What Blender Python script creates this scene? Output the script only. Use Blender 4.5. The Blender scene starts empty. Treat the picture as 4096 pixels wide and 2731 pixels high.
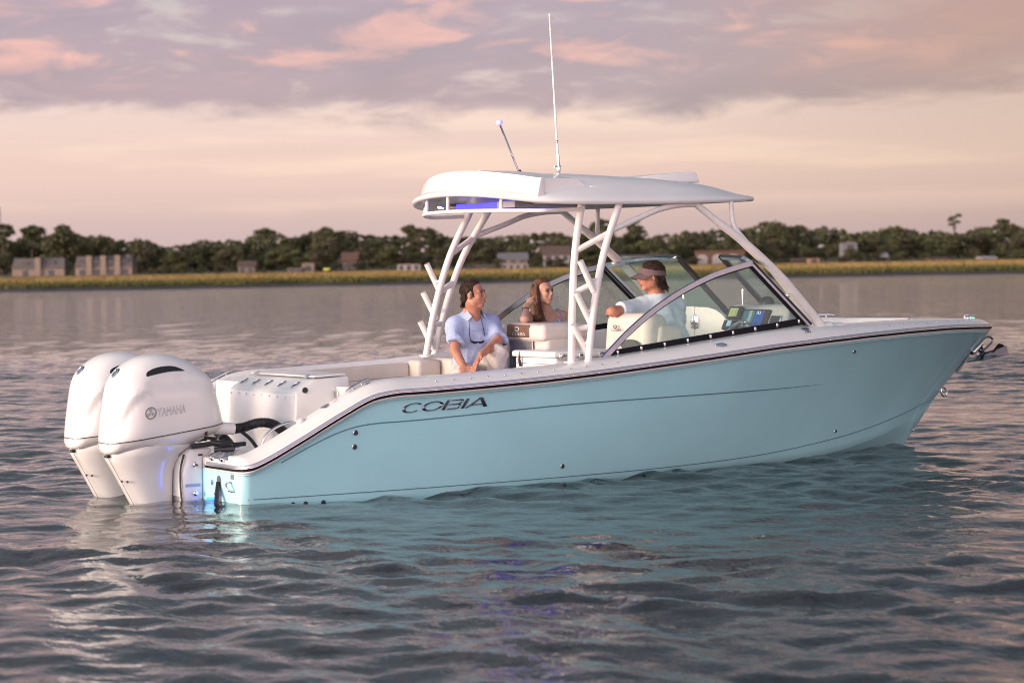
import bpy, bmesh, math, random
import numpy as np
from mathutils import Vector, Matrix

random.seed(7)
rng = np.random.default_rng(7)
SC = bpy.context.scene
COL = SC.collection
PI = math.pi
rad = math.radians

# ------------------------------------------------------------------ camera
# boat frame = world: X towards the bow, Y to port (away from the camera), Z up, water at 0
YAW, PITCH, ROLL = rad(31.358), rad(1.822), rad(-1.034)
CAM = Vector((-7.181, -16.753, 1.688))
RIGHT = Vector((math.cos(YAW), -math.sin(YAW), 0))
AWAY = Vector((math.sin(YAW), math.cos(YAW), 0))
fwd = AWAY * math.cos(PITCH) - Vector((0, 0, 1)) * math.sin(PITCH)
u0 = RIGHT.cross(fwd)
cr = RIGHT * math.cos(ROLL) + u0 * math.sin(ROLL)
cu = u0 * math.cos(ROLL) - RIGHT * math.sin(ROLL)
cd = bpy.data.cameras.new('camera')
cam = bpy.data.objects.new('camera', cd)
COL.objects.link(cam)
m = Matrix((cr, cu, -fwd)).transposed().to_4x4()
m.translation = CAM
cam.matrix_world = m
cd.sensor_width = 36
cd.lens = 83.82
cd.clip_start = 0.5
cd.clip_end = 9000
cd.dof.use_dof = True
cd.dof.focus_distance = 19.2
cd.dof.aperture_fstop = 2.8
SC.camera = cam

# ------------------------------------------------------------------ render / exposure
SC.render.engine = 'CYCLES'
SC.cycles.use_denoising = True
SC.cycles.filter_width = 1.0
SC.cycles.max_bounces = 10
SC.cycles.transparent_max_bounces = 16
SC.cycles.sample_clamp_indirect = 6
SC.cycles.caustics_reflective = False
SC.cycles.caustics_refractive = False
SC.view_settings.view_transform = 'Standard'
SC.view_settings.look = 'None'
SC.view_settings.exposure = 0.28
SC.view_settings.gamma = 1.0
SC.view_settings.use_curve_mapping = False


# ------------------------------------------------------------------ shader maths helper
class S:
    """a shader socket with arithmetic"""
    def __init__(s, nt, sock): s.nt, s.k = nt, sock
    def _m(s, op, *o, clamp=False):
        n = s.nt.nodes.new('ShaderNodeMath'); n.operation = op; n.use_clamp = clamp
        for i, v in enumerate((s,) + o):
            if isinstance(v, S): s.nt.links.new(v.k, n.inputs[i])
            else: n.inputs[i].default_value = v
        return S(s.nt, n.outputs[0])
    def __add__(s, o): return s._m('ADD', o)
    def __radd__(s, o): return s._m('ADD', o)
    def __sub__(s, o): return s._m('SUBTRACT', o)
    def __rsub__(s, o): return (s * -1.0) + o
    def __mul__(s, o): return s._m('MULTIPLY', o)
    def __rmul__(s, o): return s._m('MULTIPLY', o)
    def __truediv__(s, o): return s._m('DIVIDE', o)
    def pw(s, o): return s._m('POWER', o)
    def mx(s, o): return s._m('MAXIMUM', o)
    def mn(s, o): return s._m('MINIMUM', o)
    def exp(s): return s._m('EXPONENT')
    def sat(s): return s._m('ADD', 0.0, clamp=True)
    def step(s, a, b):
        n = s.nt.nodes.new('ShaderNodeMapRange'); n.interpolation_type = 'SMOOTHSTEP'
        s.nt.links.new(s.k, n.inputs[0]); n.inputs[1].default_value = a; n.inputs[2].default_value = b
        return S(s.nt, n.outputs[0])


def comb(nt, x, y, z):
    n = nt.nodes.new('ShaderNodeCombineXYZ')
    for i, v in enumerate((x, y, z)):
        if isinstance(v, S): nt.links.new(v.k, n.inputs[i])
        else: n.inputs[i].default_value = v
    return n.outputs[0]


def noise(nt, vec, scale=1.0, detail=4, rough=0.5, dist=0.0):
    n = nt.nodes.new('ShaderNodeTexNoise')
    n.inputs['Scale'].default_value = scale; n.inputs['Detail'].default_value = detail
    n.inputs['Roughness'].default_value = rough; n.inputs['Distortion'].default_value = dist
    if vec is not None: nt.links.new(vec, n.inputs['Vector'])
    return S(nt, n.outputs['Fac'])


def mixc(nt, fac, a, b, mode='MIX'):
    n = nt.nodes.new('ShaderNodeMix'); n.data_type = 'RGBA'; n.blend_type = mode
    for i, v in ((0, fac), (6, a), (7, b)):
        if isinstance(v, S): nt.links.new(v.k, n.inputs[i])
        elif hasattr(v, 'is_linked'): nt.links.new(v, n.inputs[i])
        elif isinstance(v, (tuple, list)): n.inputs[i].default_value = (*v[:3], 1)
        else: n.inputs[i].default_value = v
    return n.outputs[2]


def ramp(nt, fac, stops, interp='EASE'):
    n = nt.nodes.new('ShaderNodeValToRGB'); n.color_ramp.interpolation = interp
    e = n.color_ramp.elements
    while len(e) < len(stops): e.new(0.5)
    for el, (p, c) in zip(e, stops):
        el.position = p; el.color = (*c, 1)
    nt.links.new(fac.k, n.inputs[0])
    return n.outputs[0]


# ------------------------------------------------------------------ world: dusk sky with a mauve cloud bank
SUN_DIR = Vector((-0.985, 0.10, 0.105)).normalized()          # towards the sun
W = bpy.data.worlds.new('World'); SC.world = W; W.use_nodes = True
nt = W.node_tree
for n in list(nt.nodes): nt.nodes.remove(n)
out = nt.nodes.new('ShaderNodeOutputWorld')
geo = nt.nodes.new('ShaderNodeTexCoord')
sep = nt.nodes.new('ShaderNodeSeparateXYZ'); nt.links.new(geo.outputs['Generated'], sep.inputs[0])
dx, dy, dz = (S(nt, sep.outputs[i]) for i in range(3))
el = dz._m('ARCSINE') * (180 / PI)                               # elevation, degrees
da = dx * AWAY.x + dy * AWAY.y
dr = dx * RIGHT.x + dy * RIGHT.y
az = dr._m('ARCTAN2', da) * (180 / PI)                            # compass bearing from the far shore's normal, degrees
elp = el.mx(0.0)
clear = ramp(nt, (elp / 90.0).pw(0.5), [
    (0.0, (.42, .335, .395)), (0.10, (.50, .38, .41)), (0.165, (.65, .455, .445)), (0.21, (.66, .49, .48)),
    (0.255, (.50, .41, .43)), (0.30, (.17, .20, .24)), (0.46, (.09, .12, .15)), (1.0, (.075, .11, .155))])
# warm glow spreading from the sunset side
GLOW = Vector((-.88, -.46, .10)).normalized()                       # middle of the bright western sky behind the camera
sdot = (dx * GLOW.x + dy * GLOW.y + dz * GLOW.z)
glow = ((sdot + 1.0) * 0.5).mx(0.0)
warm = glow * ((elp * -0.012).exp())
# cloud fields: long flat-bottomed banks
nv = comb(nt, az * 0.16, el * 0.62, 3.1)
n1 = noise(nt, nv, 1.0, 7, 0.56, 0.35)
nv2 = comb(nt, az * 0.42, el * 1.5, 8.7)
n2 = noise(nt, nv2, 1.0, 5, 0.55, 0.5)
nv3 = comb(nt, az * 0.07, el * 0.9, 1.7)
n3 = noise(nt, nv3, 1.0, 5, 0.6, 0.2)
edge = 3.55 + (az * az) * 0.004 + az * 0.02                         # underside of the bank, degrees
body = (el - edge + (n2 - 0.5) * 1.9 + (n1 - 0.5) * 2.2).step(-0.35, 0.5)
thin = (n1 * 0.7 + n2 * 0.3 + (el - 6.2) * -0.004).step(0.36, 0.45)           # gaps in it
high = (elp * -1.0 + 13.0).step(0.0, 6.0)
bank = body * (thin * 0.85 + 0.15) * (high * 0.9 + 0.1)
wisps = n3.step(0.50, 0.66) * (el - 0.6).step(0.0, 1.6) * 0.6
pink = (n2 * 0.5 + n1 * 0.5).step(0.48, 0.60) * (el - 4.1).step(0.0, 0.9)
cloudcol = mixc(nt, pink, (.34, .23, .315), (.80, .40, .365))
cloudcol = mixc(nt, n1.step(0.40, 0.62) * 0.5, cloudcol, (.24, .17, .26))
c1 = mixc(nt, wisps, clear, (.82, .60, .52))
c2 = mixc(nt, bank.sat(), c1, cloudcol)
ruddy = az.step(2.0, 13.0) * (el - 2.2).step(0.0, 4.0) * high * 0.9            # redder, heavier cloud towards the right
c2 = mixc(nt, ruddy, c2, (.47, .205, .20))
c2 = mixc(nt, az.step(-2.0, 16.0) * 0.42, c2, mixc(nt, 1.0, c2, (.45, .43, .45), 'MULTIPLY'))      # duskier away from the sunset
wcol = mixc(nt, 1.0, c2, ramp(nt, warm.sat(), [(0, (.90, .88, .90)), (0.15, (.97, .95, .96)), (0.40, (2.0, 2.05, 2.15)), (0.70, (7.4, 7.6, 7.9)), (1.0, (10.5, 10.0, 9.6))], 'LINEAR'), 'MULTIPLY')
sky = nt.nodes.new('ShaderNodeTexSky'); sky.sky_type = 'NISHITA'; sky.sun_disc = False
sky.sun_elevation = math.asin(SUN_DIR.z); sky.sun_rotation = math.atan2(SUN_DIR.x, SUN_DIR.y)
bg1 = nt.nodes.new('ShaderNodeBackground'); bg1.inputs[1].default_value = 0.05
nt.links.new(sky.outputs[0], bg1.inputs[0])
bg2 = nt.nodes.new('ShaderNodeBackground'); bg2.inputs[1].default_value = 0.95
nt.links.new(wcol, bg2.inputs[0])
add = nt.nodes.new('ShaderNodeAddShader')
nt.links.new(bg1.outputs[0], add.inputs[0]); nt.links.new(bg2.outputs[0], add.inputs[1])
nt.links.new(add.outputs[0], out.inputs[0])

sd = bpy.data.lights.new('sun', 'SUN'); sun = bpy.data.objects.new('sun', sd); COL.objects.link(sun)
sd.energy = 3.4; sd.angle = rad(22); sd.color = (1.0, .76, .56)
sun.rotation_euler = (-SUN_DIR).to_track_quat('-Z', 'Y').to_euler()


# ------------------------------------------------------------------ mesh and material helpers
MATS = {}


def mat(name, col, rough=0.5, metal=0.0, var=0.0, vscale=6.0, bump=0.0, bscale=60.0, coat=0.0, spec=0.5, emit=None, estr=0.0, ior=1.45, sub=0.0, col2=None):
    if name in MATS: return MATS[name]
    M = bpy.data.materials.new(name); M.use_nodes = True; t = M.node_tree
    b = t.nodes['Principled BSDF']
    b.inputs['Base Color'].default_value = (*col, 1); b.inputs['Roughness'].default_value = rough
    b.inputs['Metallic'].default_value = metal; b.inputs['Coat Weight'].default_value = coat
    b.inputs['Coat Roughness'].default_value = 0.06; b.inputs['Specular IOR Level'].default_value = spec
    b.inputs['IOR'].default_value = ior
    if sub:
        b.inputs['Subsurface Weight'].default_value = sub; b.inputs['Subsurface Radius'].default_value = (.012, .005, .003)
        b.inputs['Subsurface Scale'].default_value = 1.0
    tc = t.nodes.new('ShaderNodeTexCoord')
    if var or col2:
        nz = noise(t, tc.outputs['Object'], vscale, 5, 0.6)
        if col2: c = mixc(t, nz.step(0.38, 0.62), col, col2)
        else: c = mixc(t, nz.step(0.3, 0.7), tuple(x * (1 - var) for x in col), tuple(min(1, x * (1 + var)) for x in col))
        t.links.new(c, b.inputs['Base Color'])
        r = nz * (0.25 * rough) + rough * 0.88
        t.links.new(r.k, b.inputs['Roughness'])
    if bump:
        nz2 = noise(t, tc.outputs['Object'], bscale, 4, 0.6)
        bn = t.nodes.new('ShaderNodeBump'); bn.inputs['Strength'].default_value = bump; bn.inputs['Distance'].default_value = 0.01
        t.links.new(nz2.k, bn.inputs['Height']); t.links.new(bn.outputs[0], b.inputs['Normal'])
    if emit:
        b.inputs['Emission Color'].default_value = (*emit, 1); b.inputs['Emission Strength'].default_value = estr
    MATS[name] = M
    return M


def mesh(name, v, f, smooth=True):
    me = bpy.data.meshes.new(name)
    if isinstance(v, np.ndarray): v = v.tolist()
    if isinstance(f, np.ndarray): f = f.tolist()
    me.from_pydata(v, [], f); me.update()
    if smooth: me.polygons.foreach_set('use_smooth', [True] * len(me.polygons))
    return me


def link(name, me, mt=None, parent=None):
    o = bpy.data.objects.new(name, me); COL.objects.link(o)
    if mt is not None and me is not None and not me.materials: me.materials.append(mt)
    if parent is not None: o.parent = parent
    return o


def ob(name, v, f, mt, parent=None, smooth=True, sharp=None):
    me = mesh(name, v, f, smooth)
    if sharp and smooth: me.set_sharp_from_angle(angle=rad(sharp))
    return link(name, me, mt, parent)


def tag(o, label=None, cat=None, group=None, kind=None):
    if label: o['label'] = label
    if cat: o['category'] = cat
    if group: o['group'] = group
    if kind: o['kind'] = kind
    return o


def empty(name, loc=(0, 0, 0), rz=0.0):
    o = bpy.data.objects.new(name, None); COL.objects.link(o); o.location = loc; o.rotation_euler = (0, 0, rz)
    o.empty_display_size = 0.1
    return o


class MB:
    """collects simple shapes into one mesh"""
    def __init__(s): s.v, s.f = [], []
    def add(s, v, f):
        n = len(s.v); s.v += [tuple(p) for p in v]; s.f += [tuple(i + n for i in q) for q in f]; return s
    def box(s, x0, x1, y0, y1, z0, z1):
        return s.add([(x, y, z) for z in (z0, z1) for y in (y0, y1) for x in (x0, x1)],
                     [(0, 2, 3, 1), (4, 5, 7, 6), (0, 1, 5, 4), (2, 6, 7, 3), (0, 4, 6, 2), (1, 3, 7, 5)])
    def tube(s, pts, r, n=10, caps=True): return s.add(*tube_geo(pts, r, n, caps))
    def lathe(s, prof, c=(0, 0, 0), axis=(0, 0, 1), n=20):
        return s.add(*lathe_geo(prof, c, axis, n))
    def build(s, name, mt, parent=None, smooth=True, sharp=40): return ob(name, s.v, s.f, mt, parent, smooth, sharp)


def frame(d):
    d = Vector(d).normalized(); a = Vector((0, 0, 1)) if abs(d.z) < 0.9 else Vector((1, 0, 0))
    x = a.cross(d).normalized(); return x, d.cross(x), d


def spline(pts, n=8):
    """Catmull-Rom through the points"""
    P = [np.array(p, float) for p in pts]; P = [2 * P[0] - P[1]] + P + [2 * P[-1] - P[-2]]
    o = []
    for i in range(1, len(P) - 2):
        for k in range(n):
            t = k / n; a, b, c, d = P[i - 1:i + 3]
            o.append(0.5 * (2 * b + (c - a) * t + (2 * a - 5 * b + 4 * c - d) * t * t + (3 * b - a - 3 * c + d) * t ** 3))
    o.append(P[-2]); return o


def tube_geo(pts, r, n=10, caps=True):
    P = [Vector(p) for p in pts]; R = r if hasattr(r, '__len__') else [r] * len(P)
    v, f = [], []; x = None
    for i, p in enumerate(P):
        d = (P[min(i + 1, len(P) - 1)] - P[max(i - 1, 0)]).normalized()
        if x is None: x, y, _ = frame(d)
        else:
            x = (x - d * x.dot(d)).normalized(); y = d.cross(x)
        for k in range(n):
            a = 2 * PI * k / n; v.append(tuple(p + (x * math.cos(a) + y * math.sin(a)) * R[i]))
    for i in range(len(P) - 1):
        for k in range(n):
            a, b = i * n + k, i * n + (k + 1) % n; f.append((a, b, b + n, a + n))
    if caps: f.append(tuple(range(n))[::-1]); f.append(tuple(range((len(P) - 1) * n, len(P) * n)))
    return v, f


def lathe_geo(prof, c=(0, 0, 0), axis=(0, 0, 1), n=20):
    x, y, d = frame(axis); c = Vector(c); v, f = [], []
    for r, h in prof:
        for k in range(n):
            a = 2 * PI * k / n; v.append(tuple(c + d * h + (x * math.cos(a) + y * math.sin(a)) * max(r, 1e-4)))
    for i in range(len(prof) - 1):
        for k in range(n):
            a, b = i * n + k, i * n + (k + 1) % n; f.append((a, b, b + n, a + n))
    f.append(tuple(range(n))[::-1]); f.append(tuple(range((len(prof) - 1) * n, len(prof) * n)))
    return v, f


def grid_faces(nu, nv, wrap_u=False, wrap_v=False):
    f = []
    for i in range(nu if wrap_u else nu - 1):
        for j in range(nv if wrap_v else nv - 1):
            a = i * nv + j; b = ((i + 1) % nu) * nv + j; c = ((i + 1) % nu) * nv + (j + 1) % nv; d = i * nv + (j + 1) % nv
            f.append((a, b, c, d))
    return f


def rbox(name, c, size, bev, mt, parent=None, rot=None, seg=3, taper=None):
    """bevelled box centred at c"""
    bm = bmesh.new(); bmesh.ops.create_cube(bm, size=1.0)
    for v in bm.verts:
        v.co = Vector((v.co.x * size[0], v.co.y * size[1], v.co.z * size[2]))
        if taper and v.co.z > 0: v.co.x *= taper[0]; v.co.y *= taper[1]
    bmesh.ops.bevel(bm, geom=bm.edges[:], offset=bev, segments=seg, profile=0.5, affect='EDGES')
    M = Matrix.Translation(c)
    if rot is not None: M = M @ rot
    bmesh.ops.transform(bm, matrix=M, verts=bm.verts)
    me = bpy.data.meshes.new(name); bm.to_mesh(me); bm.free()
    me.polygons.foreach_set('use_smooth', [True] * len(me.polygons)); me.set_sharp_from_angle(angle=rad(50))
    return link(name, me, mt, parent)


def eul(x=0, y=0, z=0): return Matrix.Rotation(z, 4, 'Z') @ Matrix.Rotation(y, 4, 'Y') @ Matrix.Rotation(x, 4, 'X')


def sm(a, b, x):
    t = np.clip((np.asarray(x, float) - a) / (b - a), 0, 1); return t * t * (3 - 2 * t)


def tab(pts):
    xs = [p[0] for p in pts]; ys = [p[1] for p in pts]
    return lambda x: float(np.interp(x, xs, ys))
# ------------------------------------------------------------------ water
def graded(lo, hi, step, out_lo, out_hi, grow=1.09):
    c = list(np.arange(lo, hi + 1e-6, step)); s = step; x = hi
    while x < out_hi: s *= grow; x += s; c.append(x)
    s = step; x = lo; a = []
    while x > out_lo: s *= grow; x -= s; a.append(x)
    return np.array(a[::-1] + c)


WAVES = []
wrng = np.random.default_rng(21)
for k in range(64):
    lam = 0.20 * (2.4 / 0.20) ** wrng.random()
    th = rad(200) + wrng.normal(0, 0.62)
    amp = 0.0044 * lam ** 0.80 * (0.6 + 0.8 * wrng.random())
    if lam > 0.9: amp *= 0.30
    if lam > 2.4: amp *= 0.6
    WAVES.append((lam, th, amp, wrng.random() * 2 * PI))


def wave_z(x, y, dist=None):
    z = np.zeros_like(x)
    # patches of ruffled and calmer water
    env = 0.75 + 0.30 * np.sin(x * 0.31 + 1.3 * np.sin(y * 0.17) + 0.4) * np.sin(y * 0.23 + 1.1 * np.sin(x * 0.13 + 1)) + 0.18 * np.sin(x * 0.9 + y * 0.7)
    for lam, th, a, ph in WAVES:
        k = 2 * PI / lam
        p = k * (x * math.cos(th) + y * math.sin(th)) + ph + 0.5 * np.sin(x * 0.11 * (1 + lam) + y * 0.07 + ph)
        w = a * (np.sin(p) + 0.22 * np.sin(2 * p + 0.6))
        if dist is not None: w = w * np.clip(1.25 - dist * 0.035 / lam, 0, 1)
        z += w * (env if lam < 1.6 else 1.0)
    return z


gs = graded(-17, 17, 0.07, -900, 900, 1.10)
gt = graded(6.5, 40, 0.07, -60, 900, 1.075)
GS, GT = np.meshgrid(gs, gt, indexing='ij')
wx = CAM.x + GS * RIGHT.x + GT * AWAY.x
wy = CAM.y + GS * RIGHT.y + GT * AWAY.y
wd = np.maximum(np.maximum(np.abs(GS) - 17, GT - 40), np.maximum(6.5 - GT, 0)).clip(0)
wz = wave_z(wx, wy, wd)
nu_, nv_ = wx.shape
verts = np.stack([wx, wy, wz], -1).reshape(-1, 3)
ii = np.arange(nu_ * nv_).reshape(nu_, nv_)
quads = np.stack([ii[:-1, :-1], ii[1:, :-1], ii[1:, 1:], ii[:-1, 1:]], -1).reshape(-1, 4)
wme = bpy.data.meshes.new('water')
wme.vertices.add(len(verts)); wme.vertices.foreach_set('co', verts.ravel())
wme.loops.add(quads.size); wme.loops.foreach_set('vertex_index', quads.ravel().astype(np.int32))
wme.polygons.add(len(quads)); wme.polygons.foreach_set('loop_start', np.arange(0, quads.size, 4, dtype=np.int32))
wme.update(calc_edges=True); wme.polygons.foreach_set('use_smooth', np.ones(len(quads), bool))
WM = bpy.data.materials.new('river_water'); WM.use_nodes = True; t = WM.node_tree; b = t.nodes['Principled BSDF']
b.inputs['Base Color'].default_value = (.009, .014, .016, 1); b.inputs['Roughness'].default_value = 0.035
b.inputs['IOR'].default_value = 1.333
tc = t.nodes.new('ShaderNodeTexCoord')
mp = t.nodes.new('ShaderNodeMapping'); mp.inputs['Rotation'].default_value = (0, 0, rad(20)); mp.inputs['Scale'].default_value = (1.0, 0.55, 1)
t.links.new(tc.outputs['Object'], mp.inputs[0])
f1 = noise(t, mp.outputs[0], 1.1, 3, 0.5, 0.6); f2 = noise(t, mp.outputs[0], 5.5, 4, 0.5, 0.5); f4 = noise(t, mp.outputs[0], 15.0, 3, 0.5, 0.4); f3 = noise(t, mp.outputs[0], 0.06, 2, 0.5)
sxy = t.nodes.new('ShaderNodeSeparateXYZ'); t.links.new(tc.outputs['Object'], sxy.inputs[0])
bx_, by_ = S(t, sxy.outputs[0]) - 3.5, S(t, sxy.outputs[1]) + 4.0
ruf = (bx_ * bx_ + by_ * by_)._m('SQRT').step(12.0, 42.0)              # calmer in the lee of the boat, ruffled out on the river
hgt = f1 * (ruf * 0.085 + 0.008) + f2 * (f3 * 0.010 + 0.0032 + ruf * 0.018) + f4 * (f3 * 0.0042 + 0.0012)
bn = t.nodes.new('ShaderNodeBump'); bn.inputs['Strength'].default_value = 1.0; bn.inputs['Distance'].default_value = 1.0
t.links.new(hgt.k, bn.inputs['Height']); t.links.new(bn.outputs[0], b.inputs['Normal'])
water = link('water', wme, WM); tag(water, kind='structure')


# ------------------------------------------------------------------ far shore (s metres along it, t metres out from the camera side)
def sp(s, t, z=0.0):
    return (CAM.x + s * RIGHT.x + t * AWAY.x, CAM.y + s * RIGHT.y + t * AWAY.y, z)


MARSH0, MARSH1 = 237.0, 640.0
edge_f = lambda s: MARSH0 + 3.0 * math.sin(s * 0.05 + 1) + 1.6 * math.sin(s * 0.19) + 0.7 * math.sin(s * 0.61 + 2)
mat_mud = mat('wet_mud', (.045, .036, .028), 0.45, var=0.35, vscale=0.7)
ss = np.arange(-330, 331, 2.0)
v, f = [], []
prof = [(-6, -1.2), (0, -0.05), (0.6, 0.13), (1.6, 0.28), (3.5, 0.36), (12, 0.42)]
for s_ in ss:
    e = edge_f(s_)
    for d_, z_ in prof: v.append(sp(s_, e + d_, z_ + (0.04 * math.sin(s_ * 1.3 + d_) if d_ > 0 else 0)))
ob('mud_bank', v, grid_faces(len(ss), len(prof)), mat_mud)['kind'] = 'structure'

LM = bpy.data.materials.new('marsh_soil'); LM.use_nodes = True; t = LM.node_tree; b = t.nodes['Principled BSDF']
tc = t.nodes.new('ShaderNodeTexCoord'); nz = noise(t, tc.outputs['Object'], 0.05, 5, 0.6)
t.links.new(mixc(t, nz.step(.4, .6), (.16, .12, .05), (.10, .10, .04)), b.inputs['Base Color']); b.inputs['Roughness'].default_value = 0.95
v, f = [], []
tprof = [(8, .415), (60, .42), (200, .42), (395, .6), (420, 1.0), (480, 1.8), (600, 6.0), (2600, 9.0)]
ss2 = np.arange(-900, 901, 20.0)
for s_ in ss2:
    e = edge_f(s_)
    for d_, z_ in tprof: v.append(sp(s_ * (1 + max(0, d_ - 400) / 900), e + d_, z_))
tag(ob('ground', v, grid_faces(len(ss2), len(tprof)), LM), kind='structure')


# marsh grass: clumps of upright blades, green along the water, straw-gold behind
def grass(name, n, tfun, hfun, mt, label, w0, srange):
    v, f = [], []
    for k in range(n):
        d_ = tfun(); t_d = MARSH0 + d_
        s_ = random.uniform(-srange, srange) * max(1.0, t_d / 300)
        e = edge_f(s_); x, y, _ = sp(s_, e + d_); g = 0.36 if d_ > 2 else 0.12 + 0.1 * d_
        if d_ > 8: g = 0.41
        h = hfun(d_); a = random.uniform(0, PI); w = w0 * random.uniform(.6, 1.5) * (1 + d_ / 90)
        lx, ly = random.gauss(0, .16) * h, random.gauss(0, .16) * h
        cx, cy = math.cos(a) * w, math.sin(a) * w; i = len(v)
        v += [(x - cx, y - cy, g - .05), (x + cx, y + cy, g - .05), (x + cx * .8 + lx * .5, y + cy * .8 + ly * .5, g + h * .6),
              (x - cx * .8 + lx * .5, y - cy * .8 + ly * .5, g + h * .6), (x + lx * 1.2, y + ly * 1.2, g + h)]
        f += [(i, i + 1, i + 2, i + 3), (i + 3, i + 2, i + 4)]
    o = ob(name, v, f, mt, None, False); tag(o, label, 'grass', kind='stuff'); return o


mat_gg = mat('marsh_green', (.075, .080, .022), 0.8, col2=(.125, .115, .030), vscale=0.08)
mat_gs = mat('marsh_straw', (.30, .19, .062), 0.8, col2=(.21, .15, .05), vscale=0.045)
grass('marsh_grass', 52000, lambda: random.uniform(1.8, 24) if random.random() < .75 else random.uniform(1.8, 5), lambda d: random.uniform(.32, .52) * (0.75 + min(d, 14) / 40), mat_gg,
      'green cordgrass fringe along the far waterline', .045, 75)
grass('marsh_grass', 60000, lambda: 14 + 390 * random.random() ** 2.0, lambda d: random.uniform(.38, .62), mat_gs,
      'straw-gold marsh grass spreading behind the green fringe', .09, 85)

# ------------------------------------------------------------------ trees
bark = mat('tree_bark', (.075, .058, .045), 0.9, var=.3, vscale=1.5)
leafm = [mat('oak_leaves', (.060, .066, .030), 0.7, col2=(.100, .098, .044), vscale=0.35),
         mat('pine_needles', (.064, .070, .034), 0.7, col2=(.105, .104, .050), vscale=0.4),
         mat('dry_leaves', (.100, .082, .046), 0.75, col2=(.076, .076, .036), vscale=0.35),
         mat('light_leaves', (.115, .120, .046), 0.7, col2=(.085, .090, .036), vscale=0.4)]


def leaf_cloud(lobes, per, size, r):
    v, f = [], []
    for (cx, cy, cz, rx, rz) in lobes:
        for k in range(per):
            # points near the surface of an uneven lobe, some inside
            d = r.normal(0, 1, 3); d /= np.linalg.norm(d)
            if d[2] < -0.55: d[2] *= -0.6
            q = (0.62 + 0.42 * r.random()) * (1 + 0.16 * math.sin(d[0] * 5 + cx) * math.sin(d[1] * 4 + d[2] * 5 + cz))
            p = np.array((cx + d[0] * rx * q, cy + d[1] * rx * q, cz + d[2] * rz * q))
            a = r.normal(0, 1, 3); a /= np.linalg.norm(a); bb = np.cross(a, r.normal(0, 1, 3)); bb /= np.linalg.norm(bb)
            s1, s2 = size * r.uniform(.6, 1.4), size * r.uniform(.4, 1.0); i = len(v)
            v += [tuple(p - a * s1), tuple(p + bb * s2), tuple(p + a * s1 * .9), tuple(p - bb * s2)]
            f.append((i, i + 1, i + 2, i + 3))
    return v, f


def make_tree_meshes(kind, seed):
    """unit tree about 1 tall (scaled when placed); returns trunk mesh, crown mesh"""
    r = np.random.default_rng(seed); H = 12.0; lobes = []; limbs = []
    if kind == 'oak':
        for k in range(15):
            a = r.uniform(0, 2 * PI); q = r.uniform(0, 4.3); z = r.uniform(4.0, 9.6) - q * 0.35
            lobes.append((q * math.cos(a), q * math.sin(a), z, r.uniform(1.5, 2.4), r.uniform(1.2, 1.9)))
        lobes.append((0, 0, 10.0, 2.0, 1.7)); per, size = 150, 0.42
        tr = [(0, 0, 0), (.1, .05, 2.5), (0, .1, 5), (.2, 0, 8.5)]; rr = [.5, .38, .28, .1]
    elif kind == 'pine':
        for k in range(11):
            a = r.uniform(0, 2 * PI); q = r.uniform(.3, 2.3); z = r.uniform(7.0, 11.4); q *= 1 - (z - 7) / 8
            lobes.append((q * math.cos(a), q * math.sin(a), z, r.uniform(.9, 1.5), r.uniform(.55, .9)))
        lobes.append((0, 0, 11.5, .9, .6)); per, size = 120, 0.34
        tr = [(0, 0, 0), (.1, .1, 4), (-.1, .05, 8), (0, 0, 11.4)]; rr = [.32, .26, .18, .06]
    elif kind == 'tuft':
        for k in range(5):
            a = k * 2.3 + r.uniform(0, 1); q = r.uniform(.6, 1.7); z = 9.2 + k * 0.6
            lobes.append((q * math.cos(a), q * math.sin(a), z, r.uniform(.8, 1.3), r.uniform(.35, .5)))
        per, size = 120, 0.3
        tr = [(0, 0, 0), (.1, 0, 4), (-.05, .05, 8), (0, 0, 11.6)]; rr = [.26, .2, .13, .05]
    else:                                                            # round bushy
        for k in range(10):
            a = r.uniform(0, 2 * PI); q = r.uniform(0, 3.0); z = r.uniform(2.0, 9.5)
            q *= 1.15 - abs(z - 5) / 7
            lobes.append((q * math.cos(a), q * math.sin(a), z, r.uniform(1.5, 2.3), r.uniform(1.3, 2.0)))
        lobes.append((0, 0, 10.2, 1.5, 1.4)); per, size = 150, 0.42
        tr = [(0, 0, 0), (.05, .05, 2), (0, 0, 8)]; rr = [.4, .3, .1]
    mb = MB().tube(spline(tr, 4), list(np.interp(np.linspace(0, 1, (len(tr) - 1) * 4 + 1), np.linspace(0, 1, len(tr)), rr)), 7)
    for (x, y, z, rx, rz) in lobes[:8]:
        mb.tube([(0, 0, max(1.5, z - 2.6)), (x * .45, y * .45, z - 1.1), (x * .9, y * .9, z)], [.13, .09, .03], 5)
    return mesh('trunk', mb.v, mb.f), mesh('crown', *leaf_cloud(lobes, per, size, r), smooth=False)


TREEM = {}
for kd, cnt in (('oak', 4), ('pine', 4), ('bush', 3), ('tuft', 1)):
    TREEM[kd] = [make_tree_meshes(kd, 50 + 7 * i + len(kd)) for i in range(cnt)]
NAMES = {'oak': 'oak_tree', 'pine': 'pine_tree', 'bush': 'leafy_tree', 'tuft': 'pine_tree'}


def place_tree(kd, s_, ztop, t_, wid=1.0, lm=0, label=None, group=None, base=1.1):
    """s_ metres along the shore, crown top ztop metres above the water, t_ metres inland"""
    tm, cm = random.choice(TREEM[kd])
    r = empty(NAMES[kd], sp(s_, t_, base), random.uniform(0, 6.3))
    h = (ztop - base) / 11.9; r.scale = (h * wid, h * wid, h)
    link('trunk', tm, bark, r)
    c = link('crown', cm, None, r)
    if not cm.materials: cm.materials.append(leafm[0])
    c.material_slots[0].link = 'OBJECT'; c.material_slots[0].material = leafm[lm]
    tag(r, label, 'tree', group)
    return r


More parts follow.
